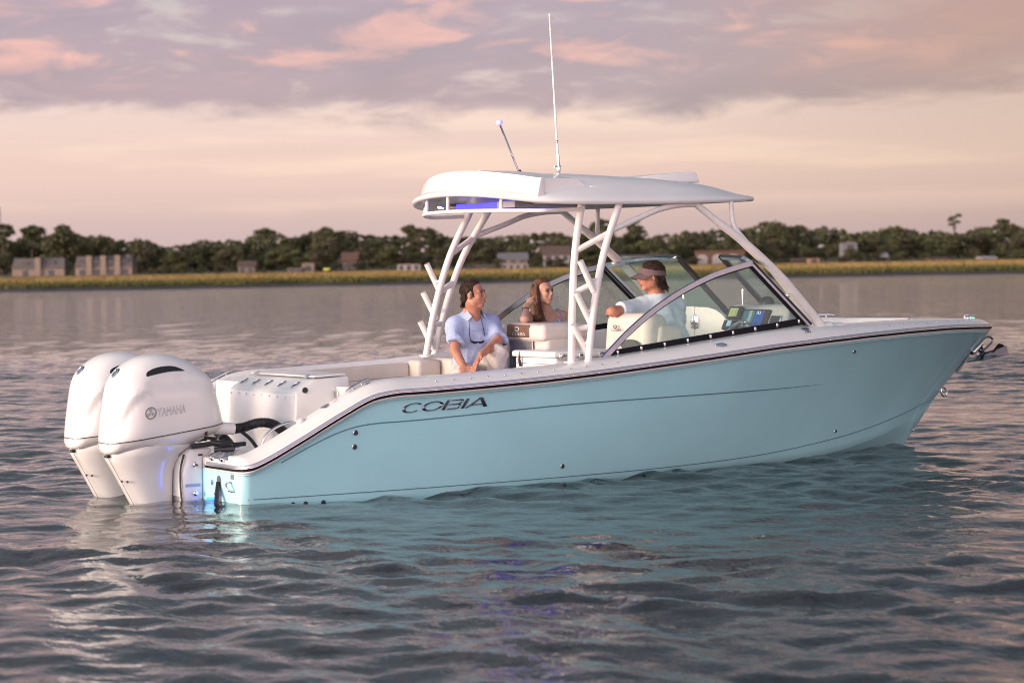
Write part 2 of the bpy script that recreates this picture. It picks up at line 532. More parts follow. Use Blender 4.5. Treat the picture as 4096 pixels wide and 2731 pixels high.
CANOPY = [(-154.6, 16.33), (-151.2, 10.23), (-147.9, 13.42), (-144.0, 15.84), (-141.2, 11.49), (-138.9, 12.58), (-134.8, 16.66), (-131.5, 14.71), (-125.9, 13.47), (-120.9, 13.84), (-118.7, 11.53), (-114.2, 11.91), (-109.7, 11.82), (-105.2, 9.93), (-97.1, 10.69), (-92.6, 11.97), (-88.6, 11.89), (-84.1, 11.81), (-80.0, 10.61), (-77.3, 13.28), (-73.8, 13.67), (-69.2, 13.58), (-65.7, 11.26), (-63.9, 13.49), (-55.8, 13.79), (-48.9, 13.67), (-46.7, 13.18), (-42.2, 11.74), (-35.0, 12.29), (-31.4, 10.64), (-30.5, 13.79), (-22.9, 13.65), (-17.4, 11.29), (-4.0, 11.5), (14.0, 12.08), (20.5, 11.28), (27.5, 14.56), (34.2, 9.45), (37.8, 14.37), (41.8, 10.22), (49.9, 11.66), (56.8, 11.69), (60.9, 11.99), (72.6, 12.84), (76.7, 13.89), (83.0, 13.56), (88.8, 12.92), (91.3, 10.84), (94.2, 12.45), (98.4, 11.77), (104.6, 9.99), (109.2, 10.89), (115.0, 11.84), (118.3, 11.56), (123.4, 10.64), (130.8, 10.5), (138.3, 9.99), (140.0, 11.17), (148.3, 12.68), (154.6, 11.13)]      # skyline height along the shore
canopy = tab(CANOPY)
SPECIAL = [('bush', -129.2, 16.25, 690, 1.25, 0, 'tallest dome-shaped tree between the two grey townhouse rows'),
           ('pine', -148.9, 16.27, 700, 1.3, 1, 'pine tree at the left edge of the picture beside the mast'),
           ('pine', -141.0, 15.84, 705, 1.35, 1, 'flat-topped pine tree rising above the left townhouse row'),
           ('oak', -107.7, 11.74, 690, 1.0, 2, 'broad brownish oak just right of the pilastered townhouse row'),
           ('pine', -73.8, 14.04, 720, 1.4, 1, 'spreading pine with gaps in its crown above the low white boat shed'),
           ('pine', -55.8, 14.02, 720, 1.4, 1, 'spreading pine crown left of the hardtop above the yellow speck'),
           ('pine', -30.0, 14.24, 720, 1.25, 1, 'pine top leaning out just behind the aft edge of the hardtop'),
           ('pine', 27.3, 14.84, 715, 1.3, 1, 'layered pine crown seen between the middle hardtop legs'),
           ('pine', 37.6, 14.66, 715, 1.2, 1, 'pointed pine crown right of the middle hardtop legs'),
           ('oak', 77.6, 13.65, 700, 1.15, 0, 'broad high oak crown just right of the front hardtop strut'),
           ('tuft', 136.0, 14.85, 730, 0.85, 1, 'lone pine with separate tufts standing above the right-hand wood'),
           ('bush', 93.2, 4.95, 655, 2.0, 0, 'rounded tree hiding the lower half of the white gabled house'),
           ('bush', 7.0, 4.31, 655, 2.2, 0, 'dark rounded tree between the grey-roofed and the dark-roofed houses'),
           ('bush', 13.2, 3.65, 654, 2.4, 2, 'low rounded tree below the dark-roofed house'),
           ('bush', 70.7, 3.64, 655, 2.2, 2, 'brownish rounded tree right of the wide brick house'),
           ('pine', 146.2, 12.75, 710, 1.35, 1, 'tall pine near the right edge of the picture')]
for kd, s_, ztop, t_, wd_, lm, lab in SPECIAL: place_tree(kd, s_, ztop, t_, wd_, lm, lab)
q = -160.0
while q < 160:                                                      # canopy along the skyline
    t_ = random.uniform(695, 760); kd = random.choice(['oak', 'oak', 'pine', 'bush'])
    place_tree(kd, q * t_ / 720, (canopy(q) - random.uniform(.15, 1.05) - 1.69) * t_ / 720 + 1.69, t_, random.uniform(.9, 1.25), random.choice([0, 0, 1, 2, 3]),
               'dark tree in the unbroken canopy along the far skyline', 'trees along the far skyline')
    q += random.uniform(2.0, 3.0)
q = -155.0
while q < 155:                                                      # lower trees in front of them
    if not (-142 < q < -135 or -127 < q < -108):
        place_tree(random.choice(['bush', 'oak', 'bush']), q, 1.69 + random.uniform(3.6, 7.5), random.uniform(680, 700), random.uniform(1.3, 1.9), random.choice([0, 2, 2, 0, 3, 3]),
                   'rounded lower tree in front of the far canopy', 'lower trees before the far canopy')
    q += random.uniform(2.4, 3.6)
GAPS = [(-137.9, -123.0), (-121.3, -103.7), (-76.1, -69.9), (-62.0, -54.0), (-51.6, -49.9), (-46.8, -41.9), (-10.2, -4.3), (-31.6, -24.7), (-3.3, 5.0), (51.2, 65.0), (77.8, 85.7), (115.4, 121.2), (129.5, 134.3)]
q = -150.0
while q < 150:                                                      # shrubs along the marsh edge
    if random.random() < .8 and not any(a < q < b_ for a, b_ in GAPS):
        place_tree('bush', q, 1.69 + random.uniform(.55, 2.3), random.uniform(652, 664), random.uniform(1.8, 2.8), random.choice([0, 2, 0, 3]),
                   'low shrub on the far bank between the houses', 'shrubs on the far bank', .7)
    q += random.uniform(2.1, 3.8)

# ------------------------------------------------------------------ far houses
HM = {'tan': mat('tan_siding', (.25, .185, .145), .8, var=.12, vscale=1), 'grey': mat('grey_shingle', (.125, .105, .10), .9, var=.25, vscale=2),
      'white': mat('white_siding', (.33, .295, .28), .7, var=.08, vscale=1), 'brown': mat('brown_roof', (.11, .075, .062), .9, var=.25, vscale=2),
      'brick': mat('brick_wall', (.13, .07, .052), .9, var=.25, vscale=3), 'dark': mat('dark_glass', (.03, .03, .035), .2),
      'pale': mat('pale_roof', (.30, .28, .28), .6, var=.1, vscale=1), 'orange': mat('warm_siding', (.32, .19, .125), .8, var=.1, vscale=1),
      'slate': mat('slate_roof', (.16, .155, .16), .9, var=.2, vscale=2)}


def house(s0, s1, z1, t_, wall, roof, label, style='gable', wins=3, storeys=1, name='house', depth=8.0):
    s_ = (s0 + s1) / 2; w = s1 - s0; z0 = 0.6; h = z1 - z0
    r = empty(name, sp(s_, t_, z0), -YAW); hw = w / 2; eh = h * (0.62 if style in ('gable', 'hip') else 0.97)
    MB().box(-hw, hw, 0, depth, -.5, eh).build('wall', HM[wall], r, False)
    if style == 'gable':
        o_ = .4; m_ = MB().add([(-hw - o_, -o_, eh), (hw + o_, -o_, eh), (hw + o_, depth / 2, h), (-hw - o_, depth / 2, h), (-hw - o_, depth + o_, eh), (hw + o_, depth + o_, eh),
                               (-hw - o_, -o_, eh - .2), (hw + o_, -o_, eh - .2), (-hw - o_, depth + o_, eh - .2), (hw + o_, depth + o_, eh - .2)],
                              [(0, 1, 2, 3), (3, 2, 5, 4), (0, 6, 7, 1), (4, 5, 9, 8), (0, 3, 4, 8, 6), (1, 7, 9, 5, 2), (6, 8, 9, 7)])
    elif style == 'front':                                           # gable end towards the river
        o_ = .4; m_ = MB().add([(-hw - o_, -o_, eh), (0, -o_, h), (hw + o_, -o_, eh), (-hw - o_, depth, eh), (0, depth, h), (hw + o_, depth, eh)],
                              [(0, 1, 4, 3), (1, 2, 5, 4), (0, 2, 1), (3, 4, 5), (0, 3, 5, 2)])
    elif style == 'hip':
        o_ = .5; q = min(hw * .55, depth / 2); m_ = MB().add([(-hw - o_, -o_, eh), (hw + o_, -o_, eh), (hw + o_, depth + o_, eh), (-hw - o_, depth + o_, eh), (-hw + q, depth / 2, h), (hw - q, depth / 2, h)],
                                                      [(0, 1, 5, 4), (1, 2, 5), (2, 3, 4, 5), (3, 0, 4), (0, 3, 2, 1)])
    else:
        m_ = MB().box(-hw - .3, hw + .3, -.3, depth + .3, eh, h)
    m_.build('roof', HM[roof], r, False)
    for j in range(storeys):
        zc = (j + .5) * eh / storeys
        for i in range(wins):
            xc = -hw + w * (i + .5) / wins; ww, wh = min(.9, w / wins * .28), min(.75, eh / storeys * .3)
            win = MB().box(xc - ww, xc + ww, -.06, .05, zc - wh, zc + wh).build('window', HM['dark'], r, False)
            MB().box(xc - ww - .12, xc + ww + .12, -.09, -.02, zc - wh - .14, zc - wh - .02).build('sill', HM['white'], win, False)
    tag(r, label, 'house'); return r


def townhouse(s0, s1, z1, t_, ncol, label):
    s_ = (s0 + s1) / 2; w = s1 - s0; z0 = .8; h = z1 - z0; hw = w / 2
    r = empty('townhouse', sp(s_, t_, z0), -YAW)
    MB().box(-hw, hw, .6, 9, -.5, h * .45).build('wall', HM['tan'], r, False)
    MB().add([(-hw - .2, .2, h * .44), (hw + .2, .2, h * .44), (hw - .3, 2.6, h * .97), (-hw + .3, 2.6, h * .97), (-hw - .2, 9, h * .44), (hw + .2, 9, h * .44), (hw - .3, 7, h * .97), (-hw + .3, 7, h * .97)],
             [(0, 1, 2, 3), (1, 5, 6, 2), (5, 4, 7, 6), (4, 0, 3, 7), (3, 2, 6, 7), (0, 4, 5, 1)]).build('roof', HM['grey'], r, False)
    for i in range(ncol):
        xc = -hw + w * (i + 1) / (ncol + 1)
        MB().box(xc - .75, xc + .75, -.1, 3.2, -.5, h).build('chimney_tower', HM['tan'], r, False)
    for i in range(ncol + 1):
        xc = -hw + w * (i + .5) / (ncol + 1)
        wn = MB().box(xc - .8, xc + .8, .5, .63, .4, 2.0).build('window', HM['dark'], r, False)
        MB().box(xc - .95, xc + .95, .42, .5, 2.05, 2.2).build('sill', HM['white'], wn, False)
        wn = MB().box(xc - .9, xc + .9, 1.0, 2.5, h * .56, h * .8).build('dormer_window', HM['dark'], r, False)
    tag(r, label, 'house'); return r


townhouse(-139.7, -125.1, 6.32, 668, 1, 'grey-roofed townhouse row half hidden by trees at far left')
townhouse(-121.3, -105.5, 6.52, 664, 3, 'grey mansard-roofed townhouse row with three tan chimney towers')
house(-76.1, -71.5, 4.35, 666, 'tan', 'brown', 'small tan house with a low roof between round trees', 'gable', 2)
house(-59.9, -56.0, 2.13, 640, 'grey', 'pale', 'low boat shed with a bright white flat roof', 'flat', 2, name='boat_shed')
house(-57.3, -54.0, 3.52, 655, 'tan', 'grey', 'little gabled house beside the white-roofed boat shed', 'front', 1)
house(-47.0, -43.0, 6.27, 666, 'brown', 'brick', 'house under a large red-brown roof left of the hardtop legs', 'gable', 2)
house(-30.6, -24.5, 2.66, 645, 'white', 'orange', 'cream gabled house just left of the aft hardtop legs', 'front', 3)
house(-9.3, -4.8, 2.09, 640, 'brown', 'brown', 'low brown shed between the aft and middle hardtop legs', 'gable', 2, name='shed')
house(-3.3, 4.6, 5.31, 666, 'tan', 'slate', 'cream house with a long grey roof above the white porch', 'gable', 3, 2)
house(-2.6, 4.8, 2.08, 655, 'white', 'pale', 'long white porch roof in front of the grey-roofed house', 'flat', 4, name='porch')
house(9.2, 16.6, 6.97, 666, 'white', 'brown', 'pale house with a dark roof high among the trees', 'gable', 3, 2)
house(10.3, 11.7, 4.28, 666, 'white', 'pale', 'narrow white tower block below the dark-roofed house', 'flat', 1, 2, name='stair_tower', depth=3)
house(29.1, 33.7, 4.06, 666, 'grey', 'slate', 'grey house behind the port windshield pane', 'gable', 2)
house(38.5, 44.1, 4.23, 666, 'grey', 'brown', 'brown-roofed house behind the helmsman cap', 'gable', 2)
hb = house(52.2, 65.4, 4.96, 666, 'brick', 'brown', 'wide brick house with white arched openings behind the windshield', 'flat', 4, 1)
for i in (-1, 0, 1):
    a_ = MB(); c_ = i * 4.3 - 1.0
    arch = [(c_ - 1.5, -.15, .2), (c_ - 1.5, -.15, 2.2)] + [(c_ - 1.5 * math.cos(q), -.15, 2.2 + 1.0 * math.sin(q)) for q in np.linspace(0, PI, 9)] + [(c_ + 1.5, -.15, .2)]
    n_ = len(arch); a_.add(arch + [(x, .05, z) for x, y, z in arch], [tuple(range(n_))] + [(k, (k + 1) % n_, (k + 1) % n_ + n_, k + n_) for k in range(n_)])
    a_.build('arch_panel', HM['white'], hb, False)
house(78.3, 82.2, 2.32, 660, 'brown', 'brick', 'low brown-roofed shed right of the front hardtop leg', 'gable', 2, name='shed')
house(81.9, 84.8, 2.25, 655, 'orange', 'orange', 'tiny warm tan gabled house on the marsh edge', 'front', 1)
house(92.9, 96.9, 6.54, 666, 'slate', 'pale', 'white gable showing through the tree canopy at right', 'front', 1, 2)
house(103.3, 105.3, 3.44, 666, 'grey', 'pale', 'small pale-roofed house deep among the right-hand trees', 'gable', 1)
house(114.4, 119.3, 1.69, 650, 'tan', 'brick', 'long low reddish-roofed shed near the right edge', 'gable', 3, name='shed')
house(128.6, 132.4, 1.92, 650, 'grey', 'pale', 'small white-roofed cottage near the right edge', 'gable', 2)
# a bright yellow hull-like speck on the bank, and the mast at far left
bo = lambda s_, t_: sp(s_, t_, 2.9)
mb = MB(); P = [(-1.3, 0, .25), (-.9, .25, 0), (0, .38, -.05), (.9, .25, 0), (1.3, 0, .25)]
mb.lathe([(.02, -1.4), (.22, -1.05), (.34, -.4), (.34, .4), (.22, 1.05), (.02, 1.4)], (0, 0, 0), (1, 0, 0), 12)
o = mb.build('kayak', mat('yellow_gelcoat_glow', (.85, .80, .12), .3, emit=(.9, .85, .2), estr=.1)); o.scale = (.75, .75, .7); o.location = sp(-49.5, 642, 1.6); o.rotation_euler = (0, 0, -YAW)  # faint yellow glow added to the hull colour, no lamp there
tag(o, 'small bright yellow kayak on the bank left of the hardtop', 'kayak')
mst = empty('radio_mast', sp(-192.3, 900, 1)); mm = mat('mast_steel', (.20, .16, .16), .6)
hm = 26.3
for a in range(3):
    x, y = .45 * math.cos(a * 2.094), .45 * math.sin(a * 2.094)
    MB().tube([(x, y, 0), (x * .5, y * .5, hm)], .09, 6).build('mast_leg', mm, mst)
br = MB()
for k in range(22):
    z0, z1 = k * hm / 22, (k + 1) * hm / 22
    for a in range(3):
        q0 = .45 * (1 - .5 * z0 / hm); q1 = .45 * (1 - .5 * z1 / hm); b2 = a + 1
        br.tube([(q0 * math.cos(a * 2.094), q0 * math.sin(a * 2.094), z0), (q1 * math.cos(b2 * 2.094), q1 * math.sin(b2 * 2.094), z1)], .05, 4)
br.build('lattice', mm, mst); tag(mst, 'thin lattice radio mast standing above the trees at far left', 'mast')

# ------------------------------------------------------------------ boat materials
gel_teal = mat('teal_gelcoat', (.435, .785, .845), 0.16, var=.03, vscale=1.6, bump=.035, bscale=2.2, coat=0.12, spec=.35)
gel_teal_dark = mat('teal_groove', (.10, .21, .25), 0.4)
gel_white = mat('white_gelcoat', (.80, .78, .75), 0.22, var=.025, vscale=3.0, coat=0.25)
eng_white = mat('pearl_white_paint', (.78, .765, .745), 0.16, var=.02, vscale=4.0, coat=0.6)
eng_dark = mat('seam_grey', (.05, .05, .055), 0.5)
pow_white = mat('powder_coat_white', (.80, .76, .72), 0.35, var=.03, vscale=8.0)
chrome = mat('polished_steel', (.72, .72, .74), 0.10, metal=1.0)
alu = mat('brushed_aluminium', (.44, .47, .53), 0.26, metal=1.0, var=.06, vscale=9)
black_rub = mat('black_rubber', (.012, .012, .016), 0.6, spec=.15)
black_pl = mat('black_plastic', (.022, .022, .026), 0.35)
grey_flange = mat('grey_blue_flange', (.36, .40, .47), 0.25, metal=.5)
gold_ins = mat('steel_insert', (.74, .73, .72), 0.2, metal=1.0)
vin_cream = mat('cream_vinyl', (.66, .60, .53), 0.5, var=.05, vscale=5, bump=.12, bscale=160)
vin_tan = mat('tan_vinyl', (.58, .51, .44), 0.55, var=.06, vscale=5, bump=.12, bscale=160)
vin_brown = mat('brown_vinyl', (.155, .082, .055), 0.5, var=.10, vscale=8, bump=.15, bscale=150)
vin_grey = mat('grey_quilt', (.15, .15, .17), 0.6, var=.12, vscale=10, bump=.1, bscale=150)
dash_grey = mat('grey_dash', (.40, .40, .41), 0.4, var=.03)
blue_led = mat('blue_lamp_lens', (.2, .2, .8), 0.3, emit=(.12, .10, 1.0), estr=3.0)
led_white = mat('lamp_white_core', (.9, .9, 1), 0.3, emit=(.75, .75, 1.0), estr=9.0)
screen_b = mat('chart_blue', (.02, .06, .2), .15, emit=(.05, .16, .46), estr=.75)

GM = bpy.data.materials.new('tinted_glass'); GM.use_nodes = True; t = GM.node_tree
for n in list(t.nodes): t.nodes.remove(n)
mo = t.nodes.new('ShaderNodeOutputMaterial'); tr_ = t.nodes.new('ShaderNodeBsdfTransparent'); tr_.inputs[0].default_value = (.84, .97, .93, 1)
gl_ = t.nodes.new('ShaderNodeBsdfGlossy'); gl_.inputs['Roughness'].default_value = 0.01
lw_ = t.nodes.new('ShaderNodeLayerWeight'); fr_ = S(t, lw_.outputs['Facing']).pw(5.0) * 0.9 + 0.05
mx_ = t.nodes.new('ShaderNodeMixShader'); t.links.new(fr_.k, mx_.inputs[0]); t.links.new(tr_.outputs[0], mx_.inputs[1]); t.links.new(gl_.outputs[0], mx_.inputs[2])
df_ = t.nodes.new('ShaderNodeBsdfDiffuse'); df_.inputs[0].default_value = (.62, .80, .74, 1)           # pale mint mixed in for the bright sky sheen on the panes
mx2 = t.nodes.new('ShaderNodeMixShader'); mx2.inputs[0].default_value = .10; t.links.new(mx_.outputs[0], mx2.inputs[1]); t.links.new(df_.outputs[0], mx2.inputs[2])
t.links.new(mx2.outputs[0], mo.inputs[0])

# ------------------------------------------------------------------ hull lines
XR = np.linspace(-0.4, 8.6, 901)
_zr = np.interp(XR, [-.4, 0, .10, .25, .516, .648, .785, .914, 1.0, 1.06, 1.2, 1.43, 1.86, 2.45, 3.07, 3.8, 4.25, 4.7, 5.3, 5.82, 6.4, 7.0, 7.56, 8.0, 8.26, 8.6],
                [.262, .265, .285, .354, .492, .564, .634, .70, .735, .749, .768, .772, .788, .815, .855, .913, .95, .988, 1.023, 1.047, 1.064, 1.071, 1.061, 1.046, 1.036, 1.02])
kern = np.exp(-np.linspace(-2, 2, 17) ** 2); kern /= kern.sum()
_zr = np.concatenate([_zr[:8], np.convolve(_zr, kern, 'valid'), _zr[-8:]])
zr = lambda X: float(np.interp(X, XR, _zr))


def bh(X):
    """half breadth at the rub rail"""
    B = 1.42 - 0.16 * (max(0, 3 - X) / 3) ** 2 if X < 3 else 1.42 * max(0, 1 - ((X - 3) / 5.26) ** 2.7) ** 0.8
    if X < .07: B -= .07 - math.sqrt(max(0, .07 ** 2 - (.07 - max(X, 0)) ** 2))
    return B


chY = tab([(0, 1.17), (.06, 1.20), (1, 1.25), (2, 1.23), (3, 1.13), (4, .985), (5, .81), (5.8, .63), (6.5, .42), (7.0, .25), (7.35, .10), (7.55, 0)])
chZ = tab([(0, -.045), (3, -.045), (4, -.035), (5, -.012), (5.8, .015), (6.4, .085), (7.0, .20), (7.55, .36)])
kl = tab([(0, -.5), (4.8, -.5), (5.6, -.44), (6.3, -.31), (6.8, -.17), (7.22, .0), (7.37, .16), (7.55, .36)])
TS = np.concatenate([np.linspace(0, .0085, 7), np.linspace(.0125, .25, 40), np.linspace(.26, .86, 60), 1 - .13 * np.linspace(1, 0, 34) ** 1.6])
NS = 18


def smooth_tab(fn, X, d=.35):
    X0 = np.linspace(X - d, X + d, 7); return float(np.mean([fn(min(max(x, 0), 7.55)) for x in X0])) if .5 < X < 7.2 else fn(X)


def side_pt(t_, s):
    """hull topside: t_ along (0 transom .. 1 stem), s from chine 0 to flange 1"""
    Xs = 8.26 * t_; Xk = 7.55 * t_ if t_ > .05 else 8.26 * t_ * (1 - (t_ / .05) * (1 - 7.55 / 8.26))
    ys, zs = max(bh(Xs) - .036 * min(1, bh(Xs) / .15), 0), zr(Xs) - .053
    yk, zk = smooth_tab(chY, Xk), smooth_tab(chZ, Xk)
    fl = float(sm(.35, .92, t_)); g = (1 - fl) * s ** .72 + fl * (0.42 * s + 0.58 * s ** 2.3)
    return (Xk + (Xs - Xk) * (s * (.9 + .1 * s)), -(yk + (ys - yk) * g), zk + (zs - zk) * s)


SP = np.array([[side_pt(t_, s) for s in np.linspace(0, 1, NS)] for t_ in TS])
SPF = SP.reshape(-1, 3)


def hull_y(X, z):
    d = ((SPF[:, 0] - X) ** 2 + (SPF[:, 2] - z) ** 2); i = np.argsort(d)[:6]; w = 1 / (d[i] + 1e-6)
    # local plane fit for smoothness
    A = np.c_[np.ones(6), SPF[i, 0] - X, SPF[i, 2] - z]; Wt = np.sqrt(w)[:, None]
    c_, *_ = np.linalg.lstsq(A * Wt, SPF[i, 1] * Wt[:, 0], rcond=None); return float(c_[0])


BOAT = empty('motor_boat')
tag(BOAT, 'pale blue twin-outboard dual console motor boat floating on the river', 'boat')
# hull shell: bottom, topsides and lip both sides, transom
secs = []
for i, t_ in enumerate(TS):
    Xk = SP[i, 0, 0]; keel = (Xk, 0, min(kl(Xk), SP[i, 0, 2]))
    c_ = SP[i, 0]; st = [keel, tuple(np.array(keel) * .4 + c_ * .6 + np.array((0, 0, -.012))), (c_[0], c_[1] * .96, c_[2] - .02)]
    st += [tuple(p) for p in SP[i]]
    X = SP[i, -1, 0]; B = bh(8.26 * t_); Z = zr(8.26 * t_); Xr = 8.26 * t_
    k = min(1, B / .15)
    st += [(Xr, -(B - .010 * k), Z - .049), (Xr + (.004 if t_ == 1 else 0), -max(B - .006 * k, 0), Z - .034)]
    secs.append(st)
ns = len(secs[0]); v = [p for s_ in secs for p in s_]; n0 = len(v)
v += [(x, -y, z) for x, y, z in v]
f = []
for i in range(len(TS) - 1):
    for j in range(ns - 1):
        a = i * ns + j; f.append((a, a + ns, a + ns + 1, a + 1)); a += n0; f.append((a, a + 1, a + ns + 1, a + ns))
f.append(tuple(range(0, ns)) + tuple(n0 + j for j in range(ns - 1, 0, -1)))
hull = ob('hull', v, f, gel_teal, BOAT, True, 32)

# rail path: starboard transom end -> bow -> port transom end, with plan normals
path = [(-.004, -.63, .265), (-.004, -.85, .265), (-.004, -1.05, .265)]
for X in list(np.linspace(0, .07, 6)) + list(np.linspace(.1, 1.3, 26)) + list(np.linspace(1.4, 7.2, 50)) + list(8.26 - 1.0 * np.linspace(1, 0, 26) ** 1.8): path.append((X, -bh(X), zr(X)))
path += [(x, -y, z) for x, y, z in path[::-1][1:]]
PA = np.array(path)


def sweep(name, prof, mt, parent, closed=True, i0=0, i1=None, sharp=35):
    """sweep a (outward, up) profile along the rail"""
    P = PA[i0:i1]; v = []; n = len(prof)
    for i in range(len(P)):
        d = P[min(i + 1, len(P) - 1)] - P[max(i - 1, 0)]; nn = np.array((d[1], -d[0])); nn = nn / (np.linalg.norm(nn) + 1e-9)
        for o_, z_ in prof: v.append((P[i, 0] + nn[0] * o_, P[i, 1] + nn[1] * o_, P[i, 2] + z_))
    f = grid_faces(len(P), n, False, closed)
    f += [tuple(range(n)), tuple(range((len(P) - 1) * n, len(P) * n))[::-1]] if closed else []
    return ob(name, v, f, mt, parent, True, sharp)


rail = sweep('rub_rail', [(-.02, -.019), (.010, -.019), (.017, -.013), (.017, -.002), (.010, .003), (-.02, .003)], black_rub, BOAT)
sweep('steel_insert', [(.008, -.002), (.0195, -.001), (.0205, .003), (.0195, .0065), (.008, .007)], gold_ins, rail)
sweep('white_lip', [(-.02, -.035), (.004, -.035), (.010, -.028), (.004, -.0195), (-.02, -.0195)], gel_white, rail)
sweep('upper_flange', [(-.03, .004), (.007, .0075), (.006, .021), (-.006, .026), (-.03, .026)], grey_flange, rail)
scr_me = mesh('screw', *lathe_geo([(.0055, 0), (.0052, .003), (.003, .005)], n=8)); scr_me.materials.append(chrome)
for i in range(6, len(PA) // 2, 2):
    p = PA[i]; d = PA[i + 1] - PA[i - 1]; nn = Vector((d[1], -d[0], 0)).normalized()
    o = link('screw', scr_me, None, rail); o.location = Vector(p) + nn * .0195 + Vector((0, 0, .0025)); o.rotation_mode = 'QUATERNION'; o.rotation_quaternion = nn.to_track_quat('Z', 'Y')

# ------------------------------------------------------------------ deck cap
wcap = tab([(0, .17), (1.0, .17), (1.35, .22), (3.0, .27), (3.3, .31), (5.3, .31), (5.7, .34), (6.5, .36), (7.0, .44), (7.3, .7), (7.6, 1.4), (8.3, 1.5)])
hcap = tab([(0, .085), (.6, .095), (1.3, .10), (3.0, .088), (5.1, .128), (5.6, .098), (7.0, .075), (8.3, .070)])
flr = tab([(0, .28), (.7, .28), (1.0, .25), (3.0, .30), (4.0, .50), (5.0, .76), (5.4, .84), (7.3, .88), (7.6, .9), (8.3, .95)])


def capz(X, d): 
    h = hcap(X); return zr(X) + .024 + (h - .024) * float(np.interp(d, [0, .012, .035, .07, .12, .17, .3, 2], [0, .10, .42, .72, .93, 1.0, 1.03, 1.05]))


DX = list(np.linspace(0, .07, 5)) + list(np.linspace(.1, 1.4, 30)) + list(np.linspace(1.5, 7.0, 48)) + list(8.262 - 1.2 * np.linspace(1, 0, 26) ** 1.7)
v = []
for X in DX:
    B = bh(X) - .006; w = wcap(X); ds = [0, .010, .03, .055, .085, .12, .16, w * .6 + .064, w]
    row = [(X, -(B - min(d, B)), capz(X, min(d, B))) for d in ds]
    inn = min(w, B); zi = capz(X, inn)
    lip = B - inn > .02
    row += [(X, -(B - inn) + (.012 if lip else 0), zi - (.010 if lip else 0)), (X, -(B - inn) + (.016 if lip else 0), zi - (.03 if lip else 0)), (X, -(B - inn) + (.018 if lip else 0), min(flr(X), zi - .03) if lip else zi)]
    v.append(row)
nr = len(v[0]); vv = [p for r_ in v for p in r_]; n0 = len(vv); vv += [(x, -y, z) for x, y, z in vv]
f = []
for i in range(len(DX) - 1):
    for j in range(nr - 1):
        a = i * nr + j; f.append((a, a + nr, a + nr + 1, a + 1)); a += n0; f.append((a, a + 1, a + nr + 1, a + nr))
# close the stern ends of the two quarters
f.append(tuple(range(nr))[::-1]); f.append(tuple(range(n0, n0 + nr)))
deck = ob('deck', vv, f, gel_white, BOAT, True, 45)
so = [(.95, 1.12), (2.5, 1.08), (3.5, .98), (4.4, .84), (5.2, .66)]
n_ = len(so); MB().add([(x, -y, .2) for x, y in so] + [(x, y, .2) for x, y in so], [(i, i + 1, n_ + i + 1, n_ + i) for i in range(n_ - 1)]).build('cockpit_sole', gel_white, deck)
bowf = [(5.3, .93), (6.0, .77), (6.5, .58), (7.0, .33), (7.35, .1)]
n_ = len(bowf); MB().add([(x, -y, .82) for x, y in bowf] + [(x, y, .82) for x, y in bowf], [(i, i + 1, n_ + i + 1, n_ + i) for i in range(n_ - 1)]).build('bow_sole', gel_white, deck)
# cap screws (snap studs) along the starboard gunwale and bow
for X in list(np.linspace(1.55, 3.15, 12)) + list(np.linspace(5.95, 7.85, 11)):
    B = bh(X) - .006; p0 = Vector((X, -(B - .045), capz(X, .045))); p1 = Vector((X, -(B - .065), capz(X, .065))); nn = Vector((0, -(p1.z - p0.z), -(p1.y - p0.y) * -1)).normalized()
    nn = Vector((0, -abs(p1.z - p0.z), abs(p1.y - p0.y))).normalized()
    o = link('snap_stud', scr_me, None, deck); o.location = p0 + nn * .001; o.scale = (1.5, 1.5, 1.6); o.rotation_mode = 'QUATERNION'; o.rotation_quaternion = nn.to_track_quat('Z', 'Y')

# styling lines pressed into the topside
def hull_strip(name, pts, w, mt, off=.003):
    P = spline(pts, 10); v = []
    for i, p in enumerate(P):
        q = 1 if len(p) < 3 else p[2]
        for z_ in (p[1] + w * q, p[1] - w * q): y = hull_y(p[0], z_); v += [(p[0], y - off, z_)]
    return ob(name, v, grid_faces(len(P), 2), mt, BOAT)


hull_strip('styling_line', [(.30, .300, 1), (.517, .403, 1), (.755, .498, 1), (.996, .545, 1), (1.448, .560, 1), (2.665, .612, 1), (3.7, .628, 1), (4.72, .634, .9), (5.45, .645, .25)], .0045, gel_teal_dark)
hull_strip('chine_line', [(.05, .045), (1.5, .045), (3, .045), (4, .05), (4.9, .075), (5.6, .125), (6.2, .185), (6.75, .265), (7.2, .345), (7.45, .39)], .0035, gel_teal_dark)

# through-hull fittings
def fitting(X, z, r=.022, name='through_hull'):
    y = hull_y(X, z); o = MB().lathe([(r, 0), (r, .006), (r * .8, .009), (r * .78, .009)], (X, y, z), (0, -1, 0), 18).build(name, chrome, BOAT)
    MB().lathe([(r * .76, .0), (r * .76, .0098)], (X, y, z), (0, -1, 0), 14).build('bore', black_pl, o)


fitting(.885, .49, .021); fitting(.878, .387, .021); fitting(2.71, .135, .019); fitting(5.70, .915, .017); fitting(5.85, .215, .015)
for X in (.40, .50, .64): MB().lathe([(.018, 0), (.016, .008), (.006, .012)], (X, hull_y(X, -.008), -.008), (0, -1, 0), 14).build('drain_scoop', black_pl, BOAT)

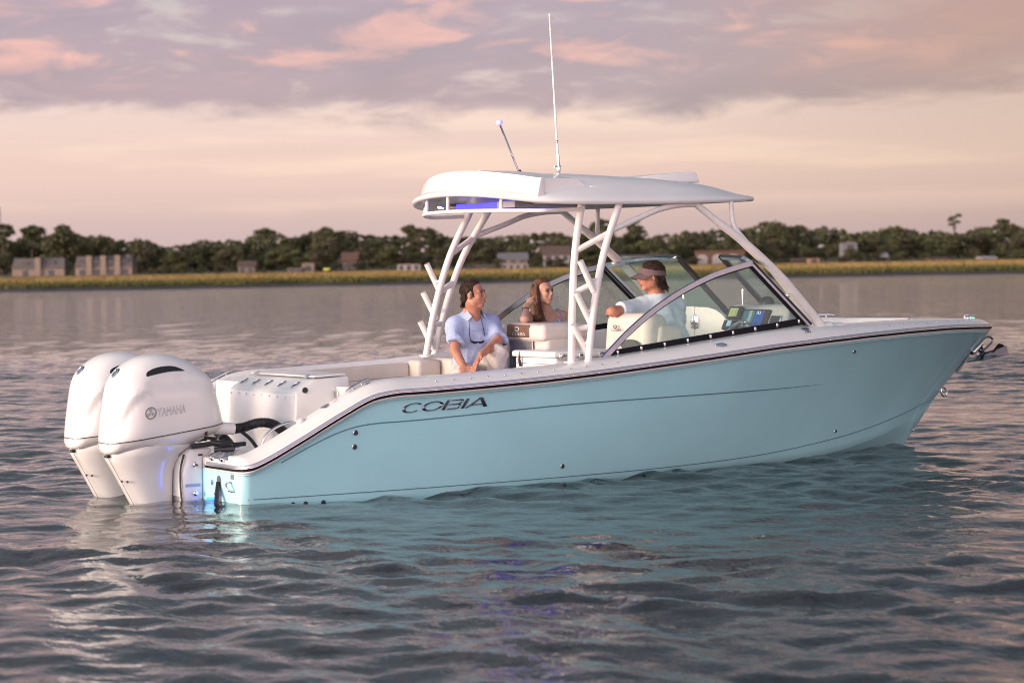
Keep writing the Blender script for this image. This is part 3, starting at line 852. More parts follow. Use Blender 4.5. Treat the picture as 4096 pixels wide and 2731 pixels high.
# ------------------------------------------------------------------ raised letters
def letters(s):
    """wide slanted capitals, strokes as closed 2-D outlines with optional holes; unit height"""
    def ring(cx, a, b_, ia, ib, a0, a1, n=26):
        q = np.linspace(rad(a0), rad(a1), n)
        return [[(cx + a * math.cos(x), .5 + b_ * math.sin(x)) for x in q], [(cx + ia * math.cos(x) + .02, .5 + ib * math.sin(x)) for x in q]]
    out, x = [], 0
    for ch in s:
        if ch == 'C': out.append(('ring', ring(x + .95, .95, .5, .66, .38, 42, 318))); x += 1.86
        elif ch == 'O': out.append(('ring', ring(x + 1.0, 1.0, .5, .70, .37, 0, 360))); x += 2.1
        elif ch == 'B':
            for p in ([(0, 0), (.3, 0), (.3, 1), (0, 1)], [(.3, 0), (1.35, 0), (1.35, .13), (.3, .13)], [(.3, .46), (1.35, .46), (1.35, .58), (.3, .58)], [(.3, .88), (1.35, .88), (1.35, 1), (.3, 1)]):
                out.append(('poly', [(x + a, b_) for a, b_ in p]))
            for cy, hh in ((.27, .285), (.76, .25)):
                q = np.linspace(-PI / 2, PI / 2, 12)
                out.append(('ring', [[(x + 1.35 + .38 * math.cos(w), cy + hh * math.sin(w)) for w in q], [(x + 1.35 + .14 * math.cos(w), cy + (hh - .13) * math.sin(w)) for w in q]]))
            x += 1.88
        elif ch == 'I': out.append(('poly', [(x, 0), (x + .3, 0), (x + .3, 1), (x, 1)])); x += .50
        elif ch == 'A':
            for p in ([(0, 0), (.22, 0), (1.02, .84), (.88, 1)], [(.88, 1), (1.02, .84), (1.78, 0), (2.2, 0), (1.2, 1)], [(.46, .24), (1.56, .24), (1.46, .36), (.58, .36)]):
                out.append(('poly', [(x - .10 + a, b_) for a, b_ in p]))
            x += 1.8
    return out, x


def letter_part(name, s, fmap, depth, mt, parent, shear=.55):
    shapes, wid = letters(s); mb = MB()
    for kd, d in shapes:
        if kd == 'ring':
            o_, i_ = d; n = len(o_); P = []
            for a, b_ in zip(o_, i_):
                mid = ((a[0] + b_[0]) / 2, (a[1] + b_[1]) / 2)
                P.append([(a, 0), (mid, 1), (b_, 0)])
            vs = [fmap((q[0] + shear * q[1]) / wid, q[1], e * depth) for r_ in P for q, e in r_]
            mb.add(vs, grid_faces(n, 3))
        else:
            n = len(d); c_ = (sum(p[0] for p in d) / n, sum(p[1] for p in d) / n)
            top = [(c_[0] + (p[0] - c_[0]) * .6, c_[1] + (p[1] - c_[1]) * .6) for p in d]
            vs = [fmap((q[0] + shear * q[1]) / wid, q[1], 0) for q in d] + [fmap((q[0] + shear * q[1]) / wid, q[1], depth) for q in top]
            mb.add(vs, [tuple(range(n, 2 * n))] + [(k, (k + 1) % n, n + (k + 1) % n, n + k) for k in range(n)])
    return mb.build(name, mt, parent, True, 30)


def hull_map(u, w, d):
    X = 1.238 + u * .71; z = .612 + u * .022 + w * .072
    return (X, hull_y(X, z) - .0035 - d, z)


letter_part('cobia_lettering', 'COBIA', hull_map, .009, mat('smoked_chrome', (.20, .21, .24), .16, metal=.85), BOAT)


def text_geo(s, size=1.0, extrude=0.0, outline=0.0, shear=0.0, align='LEFT'):
    cu_ = bpy.data.curves.new('t', 'FONT'); cu_.body = s; cu_.size = size; cu_.shear = shear; cu_.align_x = align; cu_.resolution_u = 3
    if outline: cu_.fill_mode = 'NONE'; cu_.bevel_depth = outline; cu_.bevel_resolution = 0
    else: cu_.extrude = extrude
    o = bpy.data.objects.new('t', cu_); COL.objects.link(o)
    dg = bpy.context.evaluated_depsgraph_get(); me = o.evaluated_get(dg).to_mesh()
    v = [tuple(p.co) for p in me.vertices]; f = [tuple(p.vertices) for p in me.polygons]
    o.evaluated_get(dg).to_mesh_clear(); bpy.data.objects.remove(o); bpy.data.curves.remove(cu_)
    return v, f


ink = mat('dark_print', (.03, .03, .04), .5)


def text_part(name, s, fmap, size, mt, parent, **k):
    v, f = text_geo(s, size, **k); return ob(name, [fmap(*p) for p in v], f, mt, parent, False)


def deck_side(X, d): B = bh(X) - .006; return (X, -(B - d), capz(X, d))


def m280(x, y, z):
    X = 5.075 + x; d = .048 + y * .75; p = deck_side(X, d); return (p[0], p[1] - .003 - z, p[2] + .003)


text_part('model_number', '280', m280, .050, ink, deck)
lg = MB()
for k_, (a0, a1, r0) in enumerate(((0, 360, .045), (0, 360, .030))):
    pts = []
    for q in np.linspace(rad(a0), rad(a1), 25): p = deck_side(5.115 + r0 * math.cos(q), .096 + r0 * .30 * math.sin(q)); pts.append((p[0], p[1] - .003, p[2] + .003))
    lg.tube(pts, .0030, 6, False)
lg.build('oval_badge', mat('badge_blue', (.10, .16, .24), .25, metal=.6), deck)
# long oval courtesy light and recessed pull
p = deck_side(4.17, .055); o = MB().lathe([(.030, 0), (.027, .007), (.012, .010)], (0, 0, 0), (0, 0, 1), 20).build('courtesy_light', chrome, deck)
o.location = (p[0], p[1] - .003, p[2] + .003); o.scale = (2.0, .7, 1); o.rotation_euler = (rad(60), 0, rad(-2))

# ------------------------------------------------------------------ pop-up cleats
def cleat(loc, rz, tilt, parent=deck, s=1.0):
    c_ = empty('cleat', loc, 0); c_.rotation_euler = (0, tilt, rz); c_.parent = parent; c_.scale = (s, s, s)
    MB().lathe([(.036, 0), (.036, .004), (.030, .007)], (0, 0, 0), (0, 0, 1), 24).build('cleat_base', chrome, c_).scale = (3.0, 1.0, 1)
    MB().tube(spline([(-.11, 0, .030), (-.06, 0, .034), (0, 0, .034), (.06, 0, .034), (.11, 0, .030)], 4), [.006, .009, .011, .0115, .012, .012, .012, .012, .012, .012, .012, .012, .012, .0115, .011, .009, .006], 10).build('cleat_bar', chrome, c_)
    for x in (-.04, .04): MB().tube([(x, 0, 0), (x, 0, .03)], .008, 8).build('cleat_post', chrome, c_)
    return c_


cleat((.97, -1.20, .803), rad(4), rad(-24)); cleat((.97, 1.20, .803), rad(-4), rad(-24))
cleat((7.88, -.16, 1.118), rad(20), 0, s=.8); cleat((6.0, 1.0, 1.155), rad(-22), 0, s=1.3); cleat((6.85, .72, 1.142), rad(-30), 0, s=1.1)

# ------------------------------------------------------------------ stern: platform, bulkhead, door, transom gear
MB().box(.004, .76, -1.16, 1.16, .18, .318).build('swim_platform', gel_white, deck)


def extrude_xz(name, prof, y0, y1, mt, parent, bev=.012, seg=3):
    bm = bmesh.new(); a = [bm.verts.new((x, y0, z)) for x, z in prof]; c_ = [bm.verts.new((x, y1, z)) for x, z in prof]; n = len(prof)
    bm.faces.new(a); bm.faces.new(c_[::-1])
    for k in range(n): bm.faces.new((a[k], c_[k], c_[(k + 1) % n], a[(k + 1) % n]))
    bmesh.ops.recalc_face_normals(bm, faces=bm.faces)
    if bev: bmesh.ops.bevel(bm, geom=bm.edges[:], offset=bev, segments=seg, profile=.5, affect='EDGES')
    me = bpy.data.meshes.new(name); bm.to_mesh(me); bm.free(); me.polygons.foreach_set('use_smooth', [True] * len(me.polygons)); me.set_sharp_from_angle(angle=rad(40))
    return link(name, me, mt, parent)


bulk = extrude_xz('transom_bulkhead', [(.70, .30), (.725, .755), (.74, .772), (.875, .858), (1.18, .872), (1.18, .3)], -.65, .54, gel_white, BOAT, .02)
extrude_xz('bulkhead_wing', [(.86, .30), (.88, .80), (1.2, .83), (1.2, .3)], .541, 1.14, gel_white, bulk, .012)
extrude_xz('transom_door', [(1.06, .22), (1.06, .80), (1.10, .80), (1.10, .22)], -1.10, -.655, gel_white, BOAT, .008)
# bait lid with catches
extrude_xz('bait_lid', [(.89, .868), (.90, .884), (1.16, .894), (1.17, .878)], -.62, .50, gel_white, bulk, .006)
for y in (.36, -.52):
    rbox('lid_latch', (.885, y, .878), (.05, .03, .012), .004, chrome, bulk, eul(0, rad(-20), 0))
ax = Vector((-.42, 0, .91)).normalized()
for y in (.422, .199, -.029, -.261, -.496):
    c_ = Vector((.80, y, .8125)); o = MB().lathe([(.030, 0), (.031, .006), (.022, .009), (.020, .004), (.018, -.05)], (0, 0, 0), (0, 0, 1), 20).build('rod_holder', chrome, bulk)
    o.location = c_; o.rotation_euler = (0, rad(-32.5), 0); o.scale = (1.35, 1, 1)
    o2 = MB().lathe([(.019, 0), (.019, .003)], (0, 0, .003), (0, 0, 1), 16).build('holder_bore', black_pl, o)
for y in np.linspace(.50, -.62, 9):
    o = link('screw', scr_me, None, bulk); o.location = (.7215, y, .726); o.scale = (1.5, 1.5, 1.2); o.rotation_euler = (0, rad(-90), 0)
MB().lathe([(.022, 0), (.022, .008), (.012, .010)], (.80, -.652, .78), (0, -1, 0), 16).build('washdown_socket', black_pl, bulk)
rbox('door_hinge', (1.052, -.68, .74), (.012, .05, .045), .003, chrome, bulk)
# quarter grab handle, filler caps, shower lid, warning stickers on the starboard arm
MB().tube(spline([(.225, -1.075, .40), (.265, -1.075, .485), (.36, -1.075, .548), (.47, -1.075, .575), (.515, -1.09, .555)], 6), .010, 10).build('grab_handle', chrome, deck)


def arm_disc(X, d, r, name, mt, h=.006):
    z0, z1 = capz(X - .02, d), capz(X + .02, d); ang = math.atan2(z1 - z0, .04); B = bh(X) - .006
    o = MB().lathe([(r, 0), (r, h * .6), (r * .8, h)], (0, 0, 0), (0, 0, 1), 20).build(name, mt, deck); o.location = (X, -(B - d), capz(X, d) + .001); o.rotation_euler = (0, -ang, 0); return o


arm_disc(.51, .145, .030, 'shower_lid', gel_white, .022); arm_disc(.70, .145, .034, 'fuel_filler_cap', chrome)
o = rbox('fuel_label', (.775, -(bh(.775) - .151), capz(.775, .145) + .003), (.05, .045, .002), .0005, mat('printed_label', (.55, .50, .52), .5, col2=(.75, .72, .72), vscale=90), deck, eul(0, -math.atan2(capz(.8, .145) - capz(.75, .145), .05), 0))
# transom face gear
rbox('hull_plate', (-.003, -1.068, .204), (.004, .05, .035), .001, mat('grey_plate', (.22, .24, .25), .4, var=.2, vscale=60), BOAT)
MB().tube(spline([(-.003, -1.045, .165), (-.04, -1.05, .155), (-.05, -1.07, .133), (-.04, -1.09, .11), (-.003, -1.095, .10)], 6), .008, 10).build('tow_eye', chrome, BOAT)
MB().lathe([(.02, 0), (.02, .005)], (-.001, -.72, .142), (-1, 0, 0), 16).build('drain_plug', chrome, BOAT)
sl = MB(); pts = [(-.004, -.835 - .035 * math.cos(q), .165 + .035 * math.sin(q)) for q in np.linspace(0, PI, 9)] + [(-.004, -.80, -.08), (-.004, -.87, -.08)]
sl.add(pts, [tuple(range(len(pts)))]); sl.build('tab_recess', mat('recess_grey', (.11, .13, .14), .5), BOAT)
MB().tube([(-.012, -.84, .15), (-.05, -.90, .06), (-.10, -.98, -.04)], [.015, .018, .018], 12).build('tab_actuator', black_pl, BOAT)
MB().lathe([(.019, 0), (.021, .01), (.019, .025)], (-.035, -.875, .085), (-.45, -.55, -.75), 14).build('actuator_collar', chrome, BOAT)
ul = MB().lathe([(.017, 0), (.015, .010), (.006, .013)], (0, 0, 0), (-1, 0, 0), 16).build('underwater_light', mat('underwater_blue', (.05, .25, .9), .3, emit=(.0, .07, 1.0), estr=9), BOAT); ul.location = (-.006, -.705, .016); ul.scale = (1, 5.5, 1)
for y, z in ((-.80, .30), (-.90, .305)):
    pass
for y, z in ((-.72, .335), (-.90, .335)):                              # folding ladder catches on the platform edge
    rbox('ladder_catch', (.03, y, z), (.11, .06, .035), .010, chrome, deck, eul(rad(18), rad(-14), 0))
rbox('warning_label', (.16, -.80, .3205), (.05, .10, .002), .0005, mat('warning_print', (.70, .12, .10), .5, col2=(.8, .75, .72), vscale=45), deck)
# ------------------------------------------------------------------ outboard motors
CP = [(-.705, .40), (-.703, .445), (-.690, .56), (-.670, .69), (-.636, .866), (-.580, .965), (-.445, 1.058), (-.282, 1.085), (-.111, 1.057), (.028, .981), (.122, .892), (.178, .742), (.214, .60), (.222, .545), (.190, .487), (.06, .440), (-.10, .395), (-.35, .362), (-.62, .352), (-.69, .368)]
CPd = np.array(spline([(x, z, 0) for x, z in CP + [CP[0]]], 6))[:-1, :2]
CC = np.array((-.25, .70))
cang = np.arctan2(CPd[:, 1] - CC[1], CPd[:, 0] - CC[0]); crad_ = np.hypot(CPd[:, 1] - CC[1], CPd[:, 0] - CC[0]); _o = np.argsort(cang); cang, crad_ = cang[_o], crad_[_o]


def cowl_rho(x, z):
    a = math.atan2(z - CC[1], x - CC[0]); R = float(np.interp(a, np.r_[cang - 2 * PI, cang, cang + 2 * PI], np.r_[crad_, crad_, crad_])); return math.hypot(x - CC[0], z - CC[1]) / R


def cowl_y(x, z, rho=None):
    r = cowl_rho(x, z) if rho is None else rho; r = min(r, 1)
    W = .272 - .055 * float(sm(.78, 1.08, z)) - .02 * float(sm(.0, .24, x)) - .02 * float(sm(.48, .36, z))
    back = float(sm(-.45, -.68, x)); W -= .03 * back
    y = W * (1 - r ** 6.5) ** (1 / 2.3)
    # side panel set slightly in, under a raised shoulder
    q = ((x + .18) / .46) ** 2 + ((z - .50) / .42) ** 2
    return y - .017 * float(sm(1.06, .95, q)) * (1 if r < .98 else 0)


RHO = [1, .997, .988, .97, .94, .90, .85, .8, .74, .68, .6, .5, .38, .25, .12, 0]


def make_engine():
    v = []; n = len(CPd)
    for sgn in (-1, 1):
        for r in RHO:
            for p in CPd:
                q = CC + (p - CC) * r; v.append((q[0], sgn * cowl_y(q[0], q[1], r), q[1]))
    f = []
    for k in range(2):
        o_ = k * n * len(RHO)
        for i in range(len(RHO) - 1):
            for j in range(n):
                a, b_ = o_ + i * n + j, o_ + i * n + (j + 1) % n; q = (a, b_, b_ + n, a + n); f.append(q if k else q[::-1])
    E_ = ob('outboard_motor', v, f, eng_white, BOAT, True, 60)
    E_.data.validate()
    # seam, following the surface round both sides and the back
    sl_ = (.56 - .447) / (.205 + .70)
    pts = []
    for sgn in (-1, 1):
        xs = np.linspace(.205, -.697, 40)
        P = [(x, sgn * (cowl_y(x, .447 + (x + .70) * sl_) + .0005), .447 + (x + .70) * sl_) for x in xs]; pts.append(P)
    MB().tube(pts[0] + [(-.702, 0, .447)] + pts[1][::-1], .0042, 6).build('cowl_seam', eng_dark, E_)
    # lower join line
    P = [(x, -(cowl_y(x, .376 + (x + .66) * .03) + .0003), .376 + (x + .66) * .03) for x in np.linspace(-.1, -.66, 24)]
    MB().tube(P, .0016, 5).build('lower_join', eng_dark, E_)

    def patch(name, outline, mt, off=.003, sg=-1):
        n_ = len(outline); cx = sum(p[0] for p in outline) / n_; cz = sum(p[1] for p in outline) / n_
        vs = []
        for k in (1, .66, .33): vs += [(cx + (x - cx) * k, sg * (cowl_y(cx + (x - cx) * k, cz + (z - cz) * k) + off), cz + (z - cz) * k) for x, z in outline]
        vs.append((cx, sg * (cowl_y(cx, cz) + off), cz)); ff = []
        for k in range(2): ff += [(k * n_ + i, k * n_ + (i + 1) % n_, (k + 1) * n_ + (i + 1) % n_, (k + 1) * n_ + i) for i in range(n_)]
        ff += [(2 * n_ + i, 2 * n_ + (i + 1) % n_, 3 * n_) for i in range(n_)]
        return ob(name, vs, ff, mt, E_)
    cres = [(p[0], p[1]) for p in spline([(-.445, .935, 0), (-.43, .962, 0), (-.37, .988, 0), (-.29, 1.0, 0), (-.21, .995, 0), (-.14, .965, 0)], 4)] + [(p[0], p[1]) for p in spline([(-.14, .960, 0), (-.25, .960, 0), (-.36, .945, 0), (-.435, .930, 0)], 4)]
    for sg in (-1, 1): patch('air_intake', cres, black_pl, .003, sg)
    gp = mat('decal_grey', (.30, .30, .31), .4)
    # handle recess outline + latch
    rec = [(-.47, .372), (-.47, .425), (-.405, .425), (-.375, .398), (-.31, .398), (-.31, .372)]
    P = [(x, -(cowl_y(x, z) + .001), z) for x, z in rec + [rec[0]]]; MB().tube(P, .0022, 5).build('tilt_handle_recess', gp, E_)
    rbox('vent_slot', (.02, -(cowl_y(.02, .50) + .001), .495), (.022, .006, .035), .001, black_pl, E_)
    rbox('rear_clip', (-.688, -.05, .352), (.03, .05, .022), .004, black_pl, E_)
    # side emblem and outlined lettering, both running up the seam's slope
    sg = -1; u_ = Vector((1, 0, .10)).normalized()

    def smap(x, y, z): X = -.372 + x * u_.x; Z = .635 + x * u_.z + y; return (X, -(cowl_y(X, Z) + .0015) - z * .3, Z)
    v_, f_ = text_geo('YAMAHA', .088, outline=.0011); xs = max(p[0] for p in v_); k_ = .222 / xs
    ob('yamaha_lettering', [smap(p[0] * k_, p[1] * .98, p[2]) for p in v_], f_, gp, E_)

    def emblem(name, cmap, r, mt, parent):
        e = MB(); e.tube([cmap(r * math.cos(a), r * math.sin(a)) for a in np.linspace(0, 2 * PI, 28)], r * .07, 5, False)
        e.tube([cmap(r * .86 * math.cos(a), r * .86 * math.sin(a)) for a in np.linspace(0, 2 * PI, 28)], r * .05, 5, False)
        for k in range(3):
            a = PI / 2 + k * 2 * PI / 3; d = (math.cos(a), math.sin(a)); p = (-d[1], d[0])
            for o_, l0, l1 in ((0, 0, .84), (.20, .3, .72), (-.20, .3, .72)):
                e.tube([cmap(r * (d[0] * l0 + p[0] * o_), r * (d[1] * l0 + p[1] * o_)), cmap(r * (d[0] * l1 + p[0] * o_), r * (d[1] * l1 + p[1] * o_))], r * .055, 5)
            e.tube([cmap(r * (d[0] * .3 + p[0] * .2), r * (d[1] * .3 + p[1] * .2)), cmap(r * d[0] * .18, r * d[1] * .18), cmap(r * (d[0] * .3 - p[0] * .2), r * (d[1] * .3 - p[1] * .2))], r * .05, 5)
        return e.build(name, mt, parent)
    emblem('side_emblem', lambda x, y: (-.425 + x, -(cowl_y(-.425 + x, .664 + y) + .0015), .664 + y + x * .1), .043, gp, E_)
    c_ = Vector((-.585, 0, .952)); nn = Vector((-.80, 0, .60)).normalized(); q = nn.to_track_quat('Z', 'Y')
    bd = MB().lathe([(.040, -.006), (.040, .006), (.034, .008)], (0, 0, 0), (0, 0, 1), 24).build('rear_badge', mat('badge_navy', (.03, .05, .09), .3), E_); bd.location = c_; bd.rotation_mode = 'QUATERNION'; bd.rotation_quaternion = q
    em = emblem('badge_emblem', lambda x, y: (x, y, .009), .036, chrome, bd)
    # midsection leg
    zt = [.42, .38, .34, .28, .22, .12, 0, -.15, -.4]
    lead = [.02, -.06, -.115, -.150, -.170, -.176, -.178, -.18, -.18]; trail = [-.64, -.675, -.682, -.652, -.618, -.565, -.500, -.42, -.30]
    hw = [.235, .220, .195, .165, .145, .127, .118, .112, .10]
    v = []; N = 36
    for z_, l_, t_, w_ in zip(zt, lead, trail, hw):
        for k in range(N):
            a = 2 * PI * k / N; c1, s1 = math.cos(a), math.sin(a)
            e_ = .55 if c1 < 0 else .8; x = abs(c1) ** e_ * (1 if c1 > 0 else -1); y = abs(s1) ** .62 * (1 if s1 > 0 else -1)
            cx, hx = (l_ + t_) / 2, (l_ - t_) / 2
            y *= w_ * (1 - .42 * max(0, -x) ** 2) * (1 - .12 * max(0, x)); v.append((cx + hx * x, y, z_))
    leg = ob('midsection', v, grid_faces(len(zt), N, False, True) + [tuple(range(N))], eng_white, E_, True, 50)
    MB().tube([(-.680, -.055, .335), (-.565, -.062, .12), (-.50, -.06, .0), (-.42, -.055, -.12)], .0018, 5).build('leg_seam', eng_dark, leg)
    for z_ in (.150, .142): pass
    for dx, dz in ((0, 0), (.035, -.004)):
        MB().lathe([(.009, 0), (.009, .004)], (-.588 + dx, -.075 - dx * .6, .165 + dz), (-.6, -.8, 0), 10).build('grease_cap', black_pl, leg)
    # clamp bracket on the transom with bolts, tilt tube and steering gear
    br_ = extrude_xz('clamp_bracket', [(-.16, -.10), (-.165, .20), (-.13, .34), (-.08, .385), (.05, .392), (.085, .36), (.04, .33), (.0, .31), (-.004, -.10)], -.20, .20, eng_white, E_, .018)
    extrude_xz('swivel_plate', [(-.178, .03), (-.172, .26), (-.150, .33), (-.135, .28), (-.14, .03)], -.17, .17, eng_white, br_, .008)
    MB().tube(spline([(-.150, -.203, .345), (-.172, -.19, .25), (-.178, -.19, .12), (-.172, -.195, .0)], 5), .008, 8).build('swivel_gap', black_pl, br_)
    for z_ in (.265, .055):
        MB().lathe([(.020, 0), (.020, .008), (.012, .010), (.012, .03)], (-.065, -.203, z_), (0, -1, 0), 12).build('mounting_bolt', chrome, br_)
    rbox('bracket_decal', (-.02, -.2035, .335), (.035, .002, .014), .0005, ink, br_)
    rbox('anode_strip', (-.085, -.2035, .115), (.12, .004, .022), .001, mat('zinc_blue', (.30, .38, .52), .5), br_)
    MB().tube([(-.10, -.22, .40), (.16, -.24, .425)], .019, 10).build('tilt_tube', black_pl, E_)
    st = MB(); st.tube([(.05, -.23, .425), (.20, -.30, .40)], .026, 10); st.tube([(.10, -.30, .40), (.30, -.30, .405)], .017, 10); st.tube([(.12, -.18, .445), (.02, -.2, .46)], .012, 8); st.tube([(.10, -.20, .44), (.26, .02, .47)], .010, 8); st.tube([(.07, -.26, .37), (.19, -.34, .375)], .022, 10)
    st.build('steering_ram', black_pl, E_)
    MB().lathe([(.013, 0), (.013, .03)], (.20, -.345, .375), (1, -.3, 0), 10).build('ram_end', chrome, E_)
    return E_


def copy_tree(o, parent=None):
    c_ = o.copy(); COL.objects.link(c_); c_.parent = parent
    for ch in list(o.children): copy_tree(ch, c_)
    return c_


ENG = make_engine(); ENG.location = (0, -.35, 0)
eng2 = copy_tree(ENG, BOAT); eng2.location = (0, .35, 0)
ENG['label'] = 'white starboard outboard motor nearest the camera'; eng2['label'] = 'white port outboard motor partly hidden behind the other'


def corrugated(name, pts, r, mt, parent, pitch=.011):
    P = spline(pts, 24); L = [0]
    for a, b_ in zip(P, P[1:]): L.append(L[-1] + float(np.linalg.norm(b_ - a)))
    n = int(L[-1] / (pitch / 4)); s_ = np.linspace(0, L[-1], n); Q = [[np.interp(x, L, [p[k] for p in P]) for k in range(3)] for x in s_]
    return MB().tube(Q, [r * (1 + .09 * math.sin(2 * PI * x / pitch)) for x in s_], 12).build(name, mt, parent, True, 80)


hose_m = mat('ribbed_hose', (.028, .026, .030), .4)
MB().tube([(.12, -.47, .525), (.22, -.48, .515), (.285, -.485, .508)], [.052, .046, .044], 16).build('hose_collar', eng_white, BOAT)
corrugated('rigging_hose', [(.28, -.485, .508), (.36, -.49, .515), (.47, -.52, .545), (.56, -.58, .535), (.62, -.66, .47), (.65, -.74, .37), (.66, -.78, .30)], .036, hose_m, BOAT)
corrugated('rigging_hose', [(.24, .25, .52), (.33, .20, .52), (.41, .12, .46), (.47, .05, .38), (.50, .0, .315)], .036, hose_m, BOAT)
MB().tube(spline([(.28, -.2, .47), (.42, -.2, .49), (.52, -.24, .42), (.58, -.28, .325)], 6), .014, 8).build('steering_hose', hose_m, BOAT)
MB().lathe([(.055, 0), (.05, .012), (.04, .016)], (.50, .0, .318), (0, 0, 1), 16).build('hose_grommet', black_pl, BOAT)
# ------------------------------------------------------------------ windshield
WS = [(3.166, .918), (3.248, .990), (3.442, 1.150), (3.681, 1.313), (3.957, 1.459), (4.237, 1.570), (4.462, 1.631), (4.666, 1.675)]
arch = [tuple(p) for p in spline([(x, 0, z) for x, z in WS], 6)]
WB0, WB1 = (3.166, .918), (5.262, 1.150)                               # foot of the side pane


def flat_bar(pts, wdir, half_w, half_t, tdir):
    """rectangular bar along pts; wdir in-plane normal function/vec, tdir thickness vec"""
    v = []
    P = [Vector(p) for p in pts]
    for i, p in enumerate(P):
        d = (P[min(i + 1, len(P) - 1)] - P[max(i - 1, 0)]).normalized(); w = d.cross(Vector(tdir)).normalized()
        for a, b_ in ((-1, -1), (1, -1), (1, 1), (-1, 1)): v.append(tuple(p + w * half_w * a + Vector(tdir) * half_t * b_))
    n = len(P); f = grid_faces(n, 4, False, True) + [(3, 2, 1, 0), (4 * n - 4, 4 * n - 3, 4 * n - 2, 4 * n - 1)]
    return v, f


def windshield_side(sg):
    nm = empty('windshield'); nm.parent = BOAT
    y = 1.10 * sg
    out_ = [(x, y, z) for x, _, z in arch] + [(WB1[0], y, WB1[1])]
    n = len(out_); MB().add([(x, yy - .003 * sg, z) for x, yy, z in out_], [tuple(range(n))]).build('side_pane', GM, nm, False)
    MB().add(*flat_bar([(x, y, z - .004) for x, _, z in arch], None, .020, .014, (0, 1, 0))).build('arch_frame', alu, nm, True, 30)
    MB().add(*flat_bar([(x, y + sg * .001, z - .029) for x, _, z in arch[3:]], None, .006, .010, (0, 1, 0))).build('arch_gasket', black_rub, nm, True, 30)
    a, b_ = Vector((4.672, y, 1.672)), Vector((WB1[0], y, WB1[1])); d = (b_ - a)
    MB().add(*flat_bar([a, b_], None, .022, .017, (0, 1, 0))).build('corner_post', alu, nm, True, 30)
    off = Vector((-.036, 0, -.010)); MB().add(*flat_bar([a + off + d * .04, b_ + off - d * .03], None, .011, .012, (0, 1, 0))).build('corner_gasket', black_rub, nm, True, 30)
    k = MB(); q0, q1 = Vector((3.27, y, .978)), Vector((5.23, y, 1.188)); k.add(*flat_bar([q0, q1], None, .027, .010, (0, 1, 0))); st = k.build('base_strip', black_rub, nm, True, 30)
    for u in np.linspace(.03, .955, 9):
        p = q0 + (q1 - q0) * u; rbox('strip_clip', (p.x, p.y + sg * .0105 * 1, p.z + .004), (.020, .006, .030), .002, chrome, st, eul(0, -math.atan2(.21, 1.93), 0))
    # front pane, raked, from the corner to the walk-through
    c0, c1 = Vector((4.672, y, 1.672)), Vector((5.262, y, 1.150)); i0, i1 = Vector((4.945, .32 * sg, 1.728)), Vector((5.52, .32 * sg, 1.19))
    m0, m1 = (c0 + i0) / 2 + Vector((.05, .02 * sg, .012)), (c1 + i1) / 2 + Vector((.05, .02 * sg, 0))
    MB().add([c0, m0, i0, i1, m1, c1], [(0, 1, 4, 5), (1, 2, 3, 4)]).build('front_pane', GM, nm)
    top = spline([c0, m0, i0], 6); MB().add(*flat_bar(top, None, .016, .016, Vector((-.66, 0, -.75)).normalized())).build('top_frame', chrome, nm, True, 30)
    MB().add(*flat_bar([i0 - (i1 - i0) * .02, i1], None, .030, .014, (0.66, 0, .75))).build('inner_post', black_pl, nm, True, 30)
    MB().add(*flat_bar([c0, c1], None, .024, .010, (.66 * 0 + .5, -.5 * sg, .7))).build('outer_gasket', black_pl, nm, True, 30)
    return nm


WSS = windshield_side(-1); WSP = windshield_side(1)
# centre pane swung open onto the port pane
h0, h1 = Vector((4.93, .33, 1.745)), Vector((5.50, .33, 1.23)); sw = Vector((-.30, .42, 0.01))
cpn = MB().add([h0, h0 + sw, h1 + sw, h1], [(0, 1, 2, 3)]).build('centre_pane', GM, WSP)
MB().add(*flat_bar([h0, h0 + sw], None, .014, .010, (0.5, .3, .8))).build('centre_pane_frame', chrome, WSP, True, 30)
MB().add(*flat_bar([h0 + sw, h1 + sw], None, .004, .004, (.5, -.2, .7))).build('centre_pane_edge', chrome, WSP, True, 30)
for p0, p1 in (((4.86, .14, 1.46), (4.87, .14, 1.29)), ((5.13, -.36, 1.45), (5.13, -.36, 1.32))):
    MB().tube([p0, p1], .008, 8).build('support_rod', chrome, WSS if p0[1] < 0 else WSP)
rbox('pane_latch', (5.02, -1.12, 1.40), (.03, .02, .03), .004, chrome, WSS)

# ------------------------------------------------------------------ hardtop
HT = [(2.40, 0), (2.42, .35), (2.50, .68), (2.66, .93), (2.92, 1.05), (3.4, 1.09), (4.0, 1.09), (4.45, 1.04), (4.80, .90), (5.05, .64), (5.19, .32), (5.22, 0)]
hp = [p[:2] for p in spline([(x, -y, 0) for x, y in HT], 5)]; hp += [(x, -y) for x, y in [tuple(q) for q in hp][::-1][1:-1]]
hp = np.array(hp); HC = np.array((3.75, 0.0)); zc = tab([(2.3, 2.42), (2.7, 2.435), (3.3, 2.440), (4.0, 2.405), (4.5, 2.362), (5.0, 2.285), (5.25, 2.235)])
rimz = lambda X, Y: 2.160 + .020 * float(sm(3.6, 5.0, X)) + .072 * float(sm(3.1, 2.45, X)) * (1 - (Y / 1.1) ** 2) + .02 * (1 - (Y / 1.1) ** 2)
rings = [('u', 0.0), ('u', .3), ('u', .6), ('u', .8), ('u', .90), ('u', .955), ('u', .975), ('r', .99, -.002), ('r', 1.0, .010), ('r', 1.002, .022), ('r', .995, .036), ('t', .975), ('t', .95), ('t', .91), ('t', .86), ('t', .80), ('t', .72), ('t', .6), ('t', .45), ('t', .3), ('t', .15), ('t', 0.0)]
v = []
